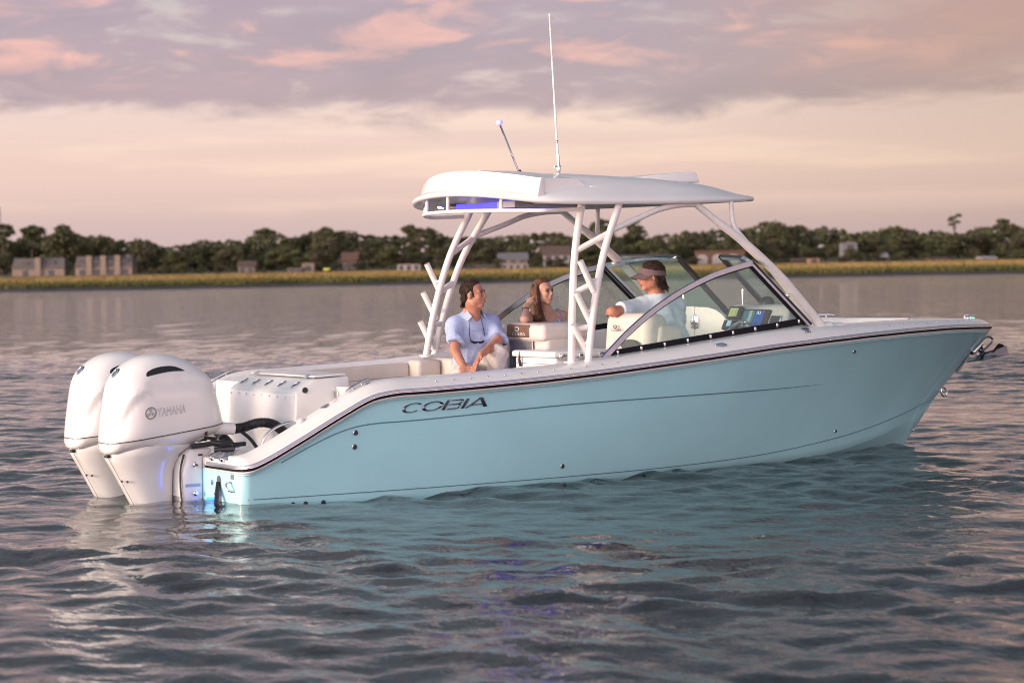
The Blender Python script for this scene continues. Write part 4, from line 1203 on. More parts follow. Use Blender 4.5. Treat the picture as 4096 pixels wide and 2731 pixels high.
for rg in rings:
    for p in hp:
        q = HC + (p - HC) * rg[1]; zr_ = rimz(p[0], p[1])
        if rg[0] == 'u': z_ = zr_ + .028 * float(sm(1.0, .90, rg[1])) * (1 if rg[1] < .97 else .2)
        elif rg[0] == 'r': z_ = zr_ + rg[2]
        else:
            e_ = float(np.interp(rg[1], [0, .3, .6, .72, .80, .86, .91, .95, .975, 1], [1, .99, .94, .88, .76, .56, .36, .20, .10, 0]))
            z_ = (zr_ + .038) + (max(zc(q[0]) - .012 * (q[1]) ** 2 * 3, zr_ + .04) - zr_ - .038) * e_
        v.append((q[0], q[1], z_))
hardtop = ob('hardtop', v, grid_faces(len(rings), len(hp), False, True), gel_white, BOAT, True, 50)
# raised aft fascia (radio box)
ys = np.linspace(-.93, .93, 41); v = []
for y in ys:
    k = 1 - (y / .93) ** 2; x0 = 2.735 - .235 * k; zb, zt_ = 2.222 + .066 * k, 2.368 + .088 * k
    e_ = .012
    v += [(x0 + .35, y, zb), (x0 - .028, y, zb), (x0 - .034, y, zb + .008), (x0, y, zt_ - .012), (x0 + .010, y, zt_), (x0 + .35, y, zt_ + .004 - .01 * (1 - k)), (x0 + .5, y, zt_ - .10)]
fas = ob('aft_fascia', v, grid_faces(41, 7, False, True) + [tuple(range(7))[::-1], tuple(range(280, 287))], gel_white, hardtop, True, 30)
extrude_xz('fascia_side_trim', [(2.700, 2.225), (2.735, 2.372), (2.765, 2.372), (2.77, 2.215)], -.955, -.92, gel_white, hardtop, .006)
# roof hatch wedge
extrude_xz('roof_hatch', [(4.05, 2.40), (4.30, 2.43), (4.62, 2.452), (4.68, 2.445), (4.72, 2.36), (4.05, 2.36)], -.34, .34, gel_white, hardtop, .018)
rbox('side_scoop', (3.33, -.93, 2.285), (.26, .05, .035), .012, gel_white, hardtop, eul(rad(-30), rad(2), 0))
rbox('light_bracket', (2.86, .12, 2.462), (.10, .05, .02), .006, gel_white, hardtop)
# things under the roof: lit panel, spot lamps, speakers
lit = MB().box(2.72, 3.30, -.34, .34, 2.146, 2.20).build('blue_lit_box', mat('lit_blue_panel', (.06, .06, .5), .4, emit=(.06, .05, 1.0), estr=.8), hardtop, True, 30)
MB().box(2.70, 3.32, -.62, -.345, 2.15, 2.20).build('radio_panel', mat('grey_panel', (.35, .33, .38), .5), hardtop)
for x, y in ((2.72, .60), (3.9, -.7), (4.4, -.45), (3.9, .7), (3.3, -.75)):
    z_ = 2.185
    l_ = MB().lathe([(.034, 0), (.034, .012)], (x, y, z_ - .006), (0, 0, 1), 18).build('spot_lamp', chrome, hardtop)
    MB().lathe([(.022, -.004), (.022, .004)], (x, y, z_ - .008), (0, 0, 1), 14).build('lamp_lens', led_white if (x, y) == (2.72, .60) else blue_led, l_)
for x, y in ((2.95, -.62), (2.95, .72)):
    MB().lathe([(.085, 0), (.09, -.010), (.07, -.016), (.02, -.018)], (x, y, 2.19), (0, 0, 1), 28).build('speaker', mat('speaker_cream', (.62, .58, .55), .5), hardtop)
bl = bpy.data.lights.new('blue_lamp', 'POINT'); bl.energy = .07; bl.color = (.22, .18, 1.0); bl.shadow_soft_size = .06
for p in ((3.0, 0, 2.10), (4.25, -.30, 2.10), (4.25, .45, 2.10)):
    o = bpy.data.objects.new('blue_lamp', bl); COL.objects.link(o); o.location = p; o.parent = hardtop
bl2 = bpy.data.lights.new('courtesy_lamp', 'POINT'); bl2.energy = 1.0; bl2.color = (.2, .15, 1.0); bl2.shadow_soft_size = .03
o = bpy.data.objects.new('courtesy_lamp', bl2); COL.objects.link(o); o.location = (3.25, .12, .45); o.parent = BOAT
bl3 = bpy.data.lights.new('stern_lamp', 'POINT'); bl3.energy = .12; bl3.color = (.0, .12, 1.0); bl3.shadow_soft_size = .04
o = bpy.data.objects.new('stern_lamp', bl3); COL.objects.link(o); o.location = (-.06, -.80, .03); o.parent = BOAT

# pipework
def legpair(sg):
    T = empty('tower_frame'); T.parent = BOAT; r = .0295
    A = spline([(2.862, 1.155 * sg, .92), (2.925, 1.085 * sg, 1.35), (3.021, .987 * sg, 1.778), (3.17, .865 * sg, 2.17)], 6)
    Bq = spline([(2.975, 1.217 * sg, .91), (3.075, 1.165 * sg, 1.35), (3.22, 1.10 * sg, 1.775), (3.437, 1.01 * sg, 2.17)], 6)
    MB().tube(A, r, 14).build('leg', pow_white, T); MB().tube(Bq, r, 14).build('leg', pow_white, T)
    def on(P, z):
        zs = [p[2] for p in P]; return tuple(float(np.interp(z, zs, [p[k] for p in P])) for k in range(3))
    MB().tube([on(A, 1.79), on(Bq, 1.935)], .024, 12).build('rung', pow_white, T)
    MB().tube([on(A, 1.46), on(Bq, 1.555)], .024, 12).build('rung', pow_white, T)
    MB().tube([on(A, 1.175), on(Bq, 1.205)], .022, 12).build('rung', pow_white, T)
    P = spline([on(Bq, 1.945), (3.60, 1.03 * sg, 2.045), (3.80, 1.03 * sg, 2.115), (4.0, 1.02 * sg, 2.150), (4.20, 1.01 * sg, 2.160)], 6)
    MB().tube(P, .024, 12).build('arch_rail', pow_white, T)
    F = spline([(4.17, 1.005 * sg, 2.168), (4.38, 1.02 * sg, 2.02), (4.62, 1.04 * sg, 1.855), (4.97, 1.06 * sg, 1.575), (5.27, 1.06 * sg, 1.285), (5.47, 1.045 * sg, 1.085)], 6)
    MB().tube(F, [.028] * 7 + [.034] * 6 + [.038] * 6 + [.040] * 6 + [.042] * 6, 14).build('front_leg', pow_white, T)
    F2 = [(x - .085 * k, y - .012 * sg, z - .03 * k) for (x, y, z), k in zip(F, np.r_[np.zeros(16), np.linspace(0, 1, len(F) - 16)])]
    MB().tube(F2[14:], .026, 12).build('front_brace', pow_white, T)
    MB().tube(spline([(4.55, .99 * sg, 2.19), (4.552, 1.0 * sg, 2.05), (4.57, 1.02 * sg, 1.95), (4.66, 1.04 * sg, 1.83)], 5), [.019] * 6 + list(np.linspace(.019, .034, 10)), 12).build('upright_strut', pow_white, T)
    # rod holders on the aft leg, leaning aft
    for z0, z1, dx in ((1.47, 1.715, .0), (1.235, 1.47, .0), (.985, 1.22, 0)):
        p0 = Vector(on(A, z0)); 
        q0 = Vector((p0.x + .140, (1.13 + .02) * sg, z0)) if sg < 0 else Vector((p0.x + .09, 1.20 * sg, z0))
        q1 = q0 + Vector((-.125, .0, z1 - z0))
        h_ = MB().tube([q0, q1], .0255, 14).build('rod_holder', pow_white, T)
        MB().lathe([(.020, 0), (.020, .002)], q1 + (q1 - q0).normalized() * .0006, q1 - q0, 12).build('holder_bore', mat('bore_shadow', (.35, .32, .30), .6), h_)
        MB().tube([q0 + (q1 - q0) * .35, on(Bq if sg < 0 else A, z0 + (z1 - z0) * .42)], .012, 8).build('holder_stud', pow_white, h_)
    for P_ in (A[0], Bq[0], F[-1]):
        MB().lathe([(.06, -.01), (.06, .006), (.045, .010)], (P_[0], P_[1], P_[2] + (.006 if P_ is not F[-1] else .025)), (0, 0, 1), 18).build('foot_flange', pow_white, T)
    return T


TW = legpair(-1); TWP = legpair(1)
hoop = [(3.17, -.90, 2.125), (2.85, -.925, 2.115)] + [(2.80 - .36 * (1 - abs(y / .95) ** 2.4), y, 2.112 + .018 * (1 - (y / .95) ** 2)) for y in np.linspace(-.90, .90, 13)] + [(2.85, .925, 2.105), (3.17, .90, 2.115)]
hr = MB().tube(spline(hoop, 4), .016, 12).build('aft_hand_rail', pow_white, BOAT)
for y in (-.62, .0, .45, .80):
    x = 2.80 - .36 * (1 - abs(y / .95) ** 2.4); z0 = 2.112 + .018 * (1 - (y / .95) ** 2)
    MB().tube([(x, y, z0), (x + .01, y, rimz(2.5, y) + .02)], .015, 10).build('rail_post', pow_white, hr)

# aerials
an = MB().tube([(3.513, 0, 2.43), (3.505, 0, 2.62), (3.448, 0, 3.768)], [.011, .010, .006], 8).build('whip_aerial', mat('white_fibreglass', (.82, .78, .76), .4), hardtop)
MB().lathe([(.030, 0), (.028, .010), (.012, .016), (.018, .04), (.019, .07), (.013, .09), (.013, .17)], (3.513, 0, 2.432), (-.02, 0, 1), 14).build('aerial_mount', chrome, an)
MB().tube([(3.46, -.02, 2.50), (3.54, .01, 2.505)], .007, 8).build('mount_lever', chrome, an)
for z_ in (2.70, 2.715): MB().lathe([(.0115, 0), (.0115, .006)], (3.5015, 0, z_), (-.05, 0, 1), 8).build('aerial_band', black_pl, an)
nl = MB().tube([(3.13, 0, 2.44), (2.95, 0, 2.845)], .0085, 8).build('stern_light_pole', chrome, hardtop)
MB().lathe([(.016, -.012), (.028, 0), (.030, .012), (.022, .026), (.006, .032)], (2.948, 0, 2.85), (-.25, 0, 1), 16).build('all_round_light', mat('lamp_purple', (.5, .5, .7), .2, emit=(.25, .2, .9), estr=.8), nl)
rbox('pole_clamp', (3.128, 0, 2.452), (.028, .028, .045), .006, black_pl, nl)

# ------------------------------------------------------------------ cockpit furniture
cool = extrude_xz('tackle_station', [(2.975, .2), (2.975, .945), (3.56, .945), (3.56, .2)], -.75, -.14, gel_white, BOAT, .012)
extrude_xz('station_lid', [(2.950, .948), (2.950, .988), (2.975, 1.0), (3.54, 1.0), (3.57, .985), (3.57, .948)], -.77, -.12, gel_white, cool, .010)
for x in (3.03, 3.22, 3.41):
    h_ = rbox('lid_hinge', (x, -.7725, .955), (.075, .006, .05), .002, chrome, cool)
    for a in (-.025, .025):
        for b_ in (-.015, .015): o = link('screw', scr_me, None, h_); o.location = (x + a, -.7755, .955 + b_); o.rotation_euler = (rad(90), 0, 0); o.scale = (1, 1, .8)
MB().tube([(2.960, -.24, .985), (2.945, -.24, .93), (2.960, -.24, .87)], .012, 8).build('station_handle', black_pl, cool)
MB().tube([(2.972, -.73, .895), (2.972, -.16, .895)], .0022, 5).build('drawer_line', mat('shadow_gap', (.16, .15, .14), .8), cool)
# chrome tap on the station
tp = MB().tube(spline([(3.50, -.45, 1.0), (3.50, -.45, 1.08), (3.485, -.47, 1.10), (3.46, -.50, 1.10)], 4), .012, 10).build('tap', chrome, cool)

# companion seat back (back-to-back): cream shell, brown head panel, grey quilted panel
seat = rbox('companion_seat', (3.60, .36, .80), (.45, .66, .78), .055, vin_cream, BOAT, None, 5)
rbox('head_roll', (3.585, .36, 1.125), (.50, .685, .15), .05, vin_cream, seat, None, 5)
hpn = rbox('head_panel', (3.342, .40, 1.135), (.03, .36, .105), .013, vin_brown, seat, None, 4)
letter_part('cobia_print', 'COBIA', lambda u, w, d: (3.3255 - d, .485 - u * .20, 1.098 + w * .028), .001, mat('silver_print', (.62, .58, .55), .4), hpn, .4)
MB().tube([(3.325, .405 + .032 * math.cos(a), 1.152 + .016 * math.sin(a)) for a in np.linspace(.3, 6.0, 20)], .0045, 6).build('print_badge', MATS['silver_print'], hpn)
# quilted diamonds as raised tiles
qp = rbox('quilt_panel', (3.368, .40, .93), (.025, .38, .30), .012, vin_grey, seat, None, 3)
qv = MB(); s_ = .032
dm = mesh('quilt_tile', [(0, s_, 0), (0, 0, s_ * 2.2), (0, -s_, 0), (0, 0, -s_ * 2.2), (-.013, 0, 0)], [(0, 1, 4), (1, 2, 4), (2, 3, 4), (3, 0, 4)]); dm.materials.append(vin_grey)
for i in range(11):
    for j in range(5):
        y = .23 + i * s_; z = .80 + j * s_ * 4.5 + (0 if i % 2 else s_ * 2.25)
        if z < 1.03 and y < .575: o = link('quilt_tile', dm, None, qp); o.location = (3.3552, y, z); o.scale = (1, .93, .95)
MB().tube([(3.40, .30, .2), (3.40, .30, .75)], .02, 10).build('seat_post', chrome, seat)
for y in (.205, .595): MB().tube([(3.356, y, .80), (3.352, y, 1.06)], .004, 6).build('quilt_piping', vin_cream, qp)
for z_ in (1.055, 1.195): MB().tube([(3.336, .06, z_), (3.336, .66, z_)], .0028, 6).build('roll_piping', mat('piping_tan', (.45, .38, .32), .6), seat)
# port coaming bolsters and aft-facing corner cushions
extrude_xz('coaming_bolster', [(1.28, .60), (1.28, .79), (1.36, .835), (2.62, .875), (2.66, .86), (2.66, .55)], 1.085, 1.165, vin_tan, BOAT, .022, 4)
MB().tube(spline([(1.36, 1.0835, .70), (2.0, 1.0835, .735), (2.62, 1.0835, .76)], 4), .003, 6).build('bolster_seam', mat('seam_brown', (.34, .28, .23), .7), BOAT)
rbox('corner_cushion', (2.78, 1.05, .70), (.24, .22, .40), .045, vin_tan, BOAT, None, 4)
rbox('corner_cushion', (3.02, .97, .69), (.24, .36, .44), .05, vin_tan, BOAT, None, 4)
rbox('bench_cushion', (2.98, .70, .585), (.66, .58, .13), .045, vin_tan, BOAT, None, 4)
rbox('bench_base', (2.98, .72, .36), (.62, .54, .32), .02, gel_white, BOAT)
# helm seat
hs = rbox('helm_seat', (3.86, -.57, .98), (.24, .62, .60), .085, vin_cream, BOAT, eul(0, rad(6), 0), 6)
rbox('seat_bolster', (3.98, -.84, 1.0), (.26, .12, .36), .05, vin_cream, hs, eul(0, rad(8), 0), 5)
rbox('seat_cushion', (4.10, -.57, .74), (.46, .56, .16), .06, vin_cream, hs, None, 5)
hole = MB().lathe([(.100, 0), (.100, -.004), (.085, .012), (.0, .012)], (0, 0, 0), (0, 0, 1), 28).build('grip_hole', mat('grip_recess', (.06, .055, .055), .6), hs); hole.location = (3.722, -.70, 1.025); hole.rotation_euler = (0, rad(-84), 0); hole.scale = (.46, 1.35, 1)
letter_part('cobia_print', 'COBIA', lambda u, w, d: (3.727 + .0 - d + (w - .5) * .002, -.42 - u * .15, 1.135 + w * .020), .001, ink, hs, .4)
MB().tube([(3.7255, -.485 + .022 * math.cos(a), 1.172 + .010 * math.sin(a)) for a in np.linspace(.3, 6.0, 16)], .004, 6).build('print_badge', ink, hs)
rbox('helm_seat_base', (4.0, -.57, .44), (.5, .56, .48), .03, gel_white, BOAT)

# consoles, dash and instruments
extrude_xz('helm_console', [(5.06, .84), (5.06, 1.05), (5.10, 1.12), (5.55, 1.17), (5.60, .84)], -1.06, -.24, gel_white, BOAT, .02)
dash = extrude_xz('dash_pod', [(5.00, 1.09), (5.09, 1.285), (5.13, 1.318), (5.22, 1.325), (5.40, 1.24), (5.48, 1.12)], -1.05, -.22, dash_grey, BOAT, .03, 4)
dn = Vector((-.908, 0, .419)); du = Vector((.419, 0, .908))


def dash_pt(y, w, d=0.0): return Vector((5.0, y, 1.09)) + du * w + dn * d


def instrument(name, y0, y1, w0, w1, th, mt=black_pl):
    c_ = dash_pt((y0 + y1) / 2, (w0 + w1) / 2, th / 2); M = Matrix((dn, Vector((0, 1, 0)), du)).transposed().to_4x4()
    return rbox(name, c_, (th, y1 - y0, w1 - w0), .010, mt, dash, M, 3)


def dash_quad(name, y0, y1, w0, w1, d, mt, parent):
    return ob(name, [dash_pt(y0, w0, d), dash_pt(y1, w0, d), dash_pt(y1, w1, d), dash_pt(y0, w1, d)], [(0, 1, 2, 3)], mt, parent, False)


SCM = bpy.data.materials.new('chart_screen'); SCM.use_nodes = True; t = SCM.node_tree; b = t.nodes['Principled BSDF']
tc = t.nodes.new('ShaderNodeTexCoord'); sx = t.nodes.new('ShaderNodeSeparateXYZ'); t.links.new(tc.outputs['Object'], sx.inputs[0]); yy, zz = S(t, sx.outputs[1]), S(t, sx.outputs[2])
nz = noise(t, tc.outputs['Object'], 22, 4, .6); yy2 = yy + (nz - .5) * .05
c_ = mixc(t, (yy2 * -1.0).step(.555, .575), (.10, .32, .30), (.50, .72, .78)); c_ = mixc(t, (yy2 * -1.0).step(.60, .61), c_, (.16, .34, .12)); c_ = mixc(t, (yy * -1.0).step(.635, .640), c_, (.035, .14, .50))
c_ = mixc(t, ((zz * -1.0) + (nz - .5) * .06).step(-1.135, -1.13), c_, (.32, .24, .16))
c_ = mixc(t, 1.0, c_, (.55, .55, .6), 'MULTIPLY'); t.links.new(c_, b.inputs['Base Color']); t.links.new(c_, b.inputs['Emission Color']); b.inputs['Emission Strength'].default_value = .18; b.inputs['Roughness'].default_value = .12
mfd = instrument('chart_plotter', -.83, -.47, .02, .20, .03); dash_quad('plotter_screen', -.775, -.49, .035, .185, .0305, SCM, mfd)
text_part('depth_reading', '15.5', lambda x, y, z: tuple(dash_pt(-.665 - x, .155 + y, .0312)), .035, mat('screen_white', (.8, .8, .8), .3, emit=(.8, .85, .9), estr=.7), mfd)
gau = instrument('engine_gauge', -.44, -.26, .11, .225, .035); dash_quad('gauge_screen', -.405, -.29, .128, .205, .0355, mat('lcd_green', (.36, .40, .18), .3, emit=(.5, .55, .22), estr=.2), gau)
for y in (-.315, -.37): text_part('gauge_digit', '7', lambda x, yv, z, y=y: tuple(dash_pt(y - x, .165 + yv, .0362)), .030, ink, gau)
rad_ = instrument('vhf_radio', -.44, -.24, .01, .10, .03); dash_quad('radio_screen', -.36, -.30, .04, .09, .0305, mat('lcd_blue', (.35, .50, .60), .3, emit=(.35, .5, .6), estr=.4), rad_)
ste = instrument('stereo', -1.0, -.86, .07, .15, .02, chrome); dash_quad('stereo_face', -.99, -.87, .078, .142, .0205, black_pl, ste)
MB().lathe([(.065, 0), (.062, .03), (.045, .055), (.015, .068)], (5.22, -.58, 1.32), (0, 0, 1), 20).build('compass', black_pl, dash)
whl = empty('steering_wheel', (4.86, -.60, 1.03)); whl.parent = BOAT; whl.rotation_euler = (0, rad(-60), 0)
MB().tube([(.17 * math.cos(a), .17 * math.sin(a), 0) for a in np.linspace(0, 2 * PI, 33)], .012, 10, False).build('wheel_rim', chrome, whl)
for k in range(3): a = k * 2.094; MB().tube([(0, 0, -.02), (.17 * math.cos(a), .17 * math.sin(a), 0)], .010, 8).build('wheel_spoke', chrome, whl)
MB().lathe([(.035, -.03), (.04, 0), (.02, .012)], (0, 0, -.01), (0, 0, 1), 16).build('wheel_hub', black_pl, whl)
MB().lathe([(.008, 0), (.010, .02), (.024, .035), (.026, .05), (.018, .068), (.004, .073)], (.14, -.10, .0), (0, 0, 1), 16).build('wheel_knob', chrome, whl)
pc = extrude_xz('port_console', [(5.10, .84), (5.10, 1.14), (5.16, 1.20), (5.55, 1.18), (5.60, .84)], .30, 1.06, gel_white, BOAT, .02)
dv = [(-.19, .25), (.30, .25)] + [(y, 1.295 - .0) for y in (.30, .12)] + [(.0, 1.275), (-.1, 1.235), (-.19, 1.17)]
n_ = len(dv); MB().add([(5.095, y, z) for y, z in dv] + [(5.13, y, z) for y, z in dv], [tuple(range(n_)), tuple(range(2 * n_ - 1, n_ - 1, -1))] + [(k, n_ + k, n_ + (k + 1) % n_, (k + 1) % n_) for k in range(n_)]).build('walkthrough_door', gel_white, BOAT, False)
MB().box(5.094, 5.135, .305, .60, .25, 1.30).build('door_jamb', gel_white, pc)
hg = rbox('door_hinge', (5.088, .29, 1.165), (.012, .115, .115), .004, chrome, pc)
for y in (.25, .33):
    for z_ in (1.125, 1.165, 1.205): o = link('screw', scr_me, None, hg); o.location = (5.0815, y, z_); o.rotation_euler = (0, rad(-90), 0); o.scale = (1.4, 1.4, .8)
MB().tube([(5.083, .29, 1.10), (5.083, .29, 1.23)], .008, 8).build('hinge_pin', chrome, hg)
# dark grab bar behind the rod holders, port side
MB().tube([(4.05, 1.12, 1.02), (4.75, 1.12, 1.10)], .022, 10).build('port_base_strip', black_rub, WSP)

# bow furniture
rbox('bow_backrest', (5.78, .30, 1.02), (.12, 1.1, .30), .05, vin_cream, BOAT, eul(0, rad(-8), 0), 5)
rbox('bow_backrest', (5.86, -.52, 1.03), (.16, .40, .24), .07, vin_cream, BOAT, eul(0, rad(-10), 0), 5)
rbox('bow_brown_cushion', (5.72, -.70, 1.05), (.10, .30, .20), .02, vin_brown, BOAT, None, 3)
MB().lathe([(.085, 0), (.083, .015), (.07, .035), (.04, .048), (.01, .052)], (5.68, -.95, 1.108), (0, 0, 1), 24).build('dome_horn', gel_white, deck)
rbox('bow_cushion', (6.55, -.35, .93), (.9, .36, .16), .05, vin_cream, BOAT, eul(0, 0, rad(14)), 4)
rbox('bow_cushion', (6.55, .35, .93), (.9, .36, .16), .05, vin_cream, BOAT, eul(0, 0, rad(-14)), 4)
bwr = MB().tube(spline([(6.0, .80, 1.11), (6.05, .80, 1.145), (6.5, .65, 1.14), (6.9, .48, 1.135), (6.95, .46, 1.10)], 6), .017, 10).build('bow_grab_rail', pow_white, deck)
nv = MB().lathe([(.034, 0), (.034, .02), (.028, .038), (.012, .047)], (0, 0, 0), (0, 0, 1), 18).build('bow_light', gel_white, deck); nv.location = (7.98, -.02, 1.108)
MB().lathe([(.012, 0), (.012, .012), (.004, .018)], (.045, -.03, .005), (0, 0, 1), 10).build('green_lens', mat('green_lamp', (.1, .9, .5), .3, emit=(.1, 1.0, .55), estr=6), nv)
MB().tube([(.0, 0, .040), (.03, -.02, .032), (.05, -.032, .012)], .012, 8).build('light_hood', chrome, nv)
# stem plate, eye and hull number plates
ste_ = MB(); Pq = [(8.225, 1.0), (8.10, .87), (7.97, .74), (7.86, .63)]
for x, z in Pq: pass
v = []
for x, z in Pq: v += [(x - .035, -.048, z + .01), (x + .014, 0, z - .012), (x - .035, .048, z + .01)]
ob('stem_plate', v, grid_faces(4, 3), chrome, BOAT)
MB().tube([(7.70 + .035 * math.cos(a), .0, .448 + .04 * math.sin(a) - .01 * math.cos(a)) for a in np.linspace(0, 2 * PI, 18)], .009, 8, False).build('bow_eye', chrome, BOAT)
rbox('keel_fitting', (7.30, -.03, .115), (.025, .016, .025), .004, alu, BOAT)
rbox('anchor_roller', (8.10, 0, .845), (.16, .09, .04), .012, chrome, BOAT, eul(0, rad(-38), 0))

# ------------------------------------------------------------------ anchor hanging at the stem
steel = mat('mirror_steel', (.30, .31, .33), .10, metal=1.0)
AN = empty('anchor', (8.12, 0, .80)); tag(AN, 'shiny steel claw anchor hanging from the roller at the bow', 'anchor')
def anv(L): return [(x - 8.12, y, z - .80) for x, y, z in L]
th = .008
sh = [(8.02, .83), (8.05, .885), (8.12, .90), (8.17, .855), (8.20, .80), (8.14, .765), (8.06, .775)]
n_ = len(sh); MB().add(anv([(x, -.012, z) for x, z in sh] + [(x, .012, z) for x, z in sh]), [tuple(range(n_)), tuple(range(2 * n_ - 1, n_ - 1, -1))] + [(k, (k + 1) % n_, n_ + (k + 1) % n_, n_ + k) for k in range(n_)]).build('shank_plate', steel, AN, False)
for x, z in ((8.06, .81), (8.16, .82), (8.11, .785)): MB().lathe([(.011, 0), (.011, .008)], (x - 8.12, -.012, z - .80), (0, -1, 0), 12).build('pin', chrome, AN)
MB().tube([(p[0] - 8.12, p[1], p[2] - .80) for p in spline([(8.11, -.02, .865), (8.20, -.02, .935), (8.27, -.02, .935), (8.29, -.02, .90), (8.22, -.02, .845), (8.16, -.02, .81)], 5)], .010, 8).build('roll_bar', steel, AN)
fl = []
tip, back, wide = Vector((7.955, 0, .703)), Vector((8.33, 0, .79)), .16
v = [tip, (8.16, -.05, .775), (8.355, -.17, .768), (8.33, -.165, .86), (8.19, -.03, .80), (8.355, .17, .768), (8.16, .05, .775), (8.33, .165, .86), (8.19, .03, .80)]
MB().add(anv([tuple(p) for p in v]), [(0, 2, 1), (1, 2, 3, 4), (0, 6, 5), (6, 8, 7, 5), (0, 1, 6), (1, 4, 8, 6)]).build('fluke', steel, AN, False)
q = np.linspace(-.4, 1.6, 12); arcv = [(8.20, -.10, .80)] + [(8.245 + .125 * math.cos(a), -.10 - .05 * math.sin(a), .795 + .085 * math.sin(a)) for a in q]
MB().add(anv(arcv), [(0, k, k + 1) for k in range(1, 12)]).build('fluke_wing', mat('dark_steel', (.018, .018, .022), .25), AN, False)
MB().lathe([(.018, -.02), (.018, .02)], (7.99 - 8.12, 0, .80 - .80), (0, 1, 0), 14).build('shackle', chrome, AN)
# ------------------------------------------------------------------ implicit-surface modelling for bodies and clothes
def surface_nets(D, org, h):
    nx, ny, nz_ = D.shape; neg = D < 0
    cs = [(0, 0, 0), (1, 0, 0), (0, 1, 0), (1, 1, 0), (0, 0, 1), (1, 0, 1), (0, 1, 1), (1, 1, 1)]
    cnt = sum(neg[a:nx - 1 + a, b_:ny - 1 + b_, c_:nz_ - 1 + c_].astype(np.int8) for a, b_, c_ in cs)
    act = (cnt > 0) & (cnt < 8); I = np.argwhere(act); idx = -np.ones(act.shape, np.int64); idx[act] = np.arange(len(I))
    val = np.stack([D[I[:, 0] + a, I[:, 1] + b_, I[:, 2] + c_] for a, b_, c_ in cs], 1)
    P = np.zeros((len(I), 3)); n = np.zeros(len(I)); ca = np.array(cs, float)
    for i, j in ((0, 1), (2, 3), (4, 5), (6, 7), (0, 2), (1, 3), (4, 6), (5, 7), (0, 4), (1, 5), (2, 6), (3, 7)):
        m_ = (val[:, i] < 0) != (val[:, j] < 0); t_ = val[m_, i] / (val[m_, i] - val[m_, j] + 1e-12)
        P[m_] += ca[i] + (ca[j] - ca[i]) * t_[:, None]; n[m_] += 1
    P = (P / n[:, None] + I) * h + org; F = []
    for ax in range(3):
        o = [0, 0, 0]; o[ax] = 1; s1 = tuple(slice(0, None if k != ax else -1) for k in range(3)); s2 = tuple(slice(0, None) if k != ax else slice(1, None) for k in range(3))
        A = neg[s1]; B_ = neg[s2]; ch = A != B_; E_ = np.argwhere(ch); u, v_ = [(1, 2), (2, 0), (0, 1)][ax]
        ok = (E_[:, u] > 0) & (E_[:, v_] > 0) & (E_[:, u] < D.shape[u] - 1) & (E_[:, v_] < D.shape[v_] - 1); E_ = E_[ok]
        fl_ = A[tuple(E_.T)]
        q = []
        for du_, dv_ in ((-1, -1), (0, -1), (0, 0), (-1, 0)):
            k = E_.copy(); k[:, u] += du_; k[:, v_] += dv_; q.append(idx[tuple(k.T)])
        q = np.stack(q, 1); q[~fl_] = q[~fl_][:, ::-1]; F.append(q[(q >= 0).all(1)])
    return P, np.concatenate(F)


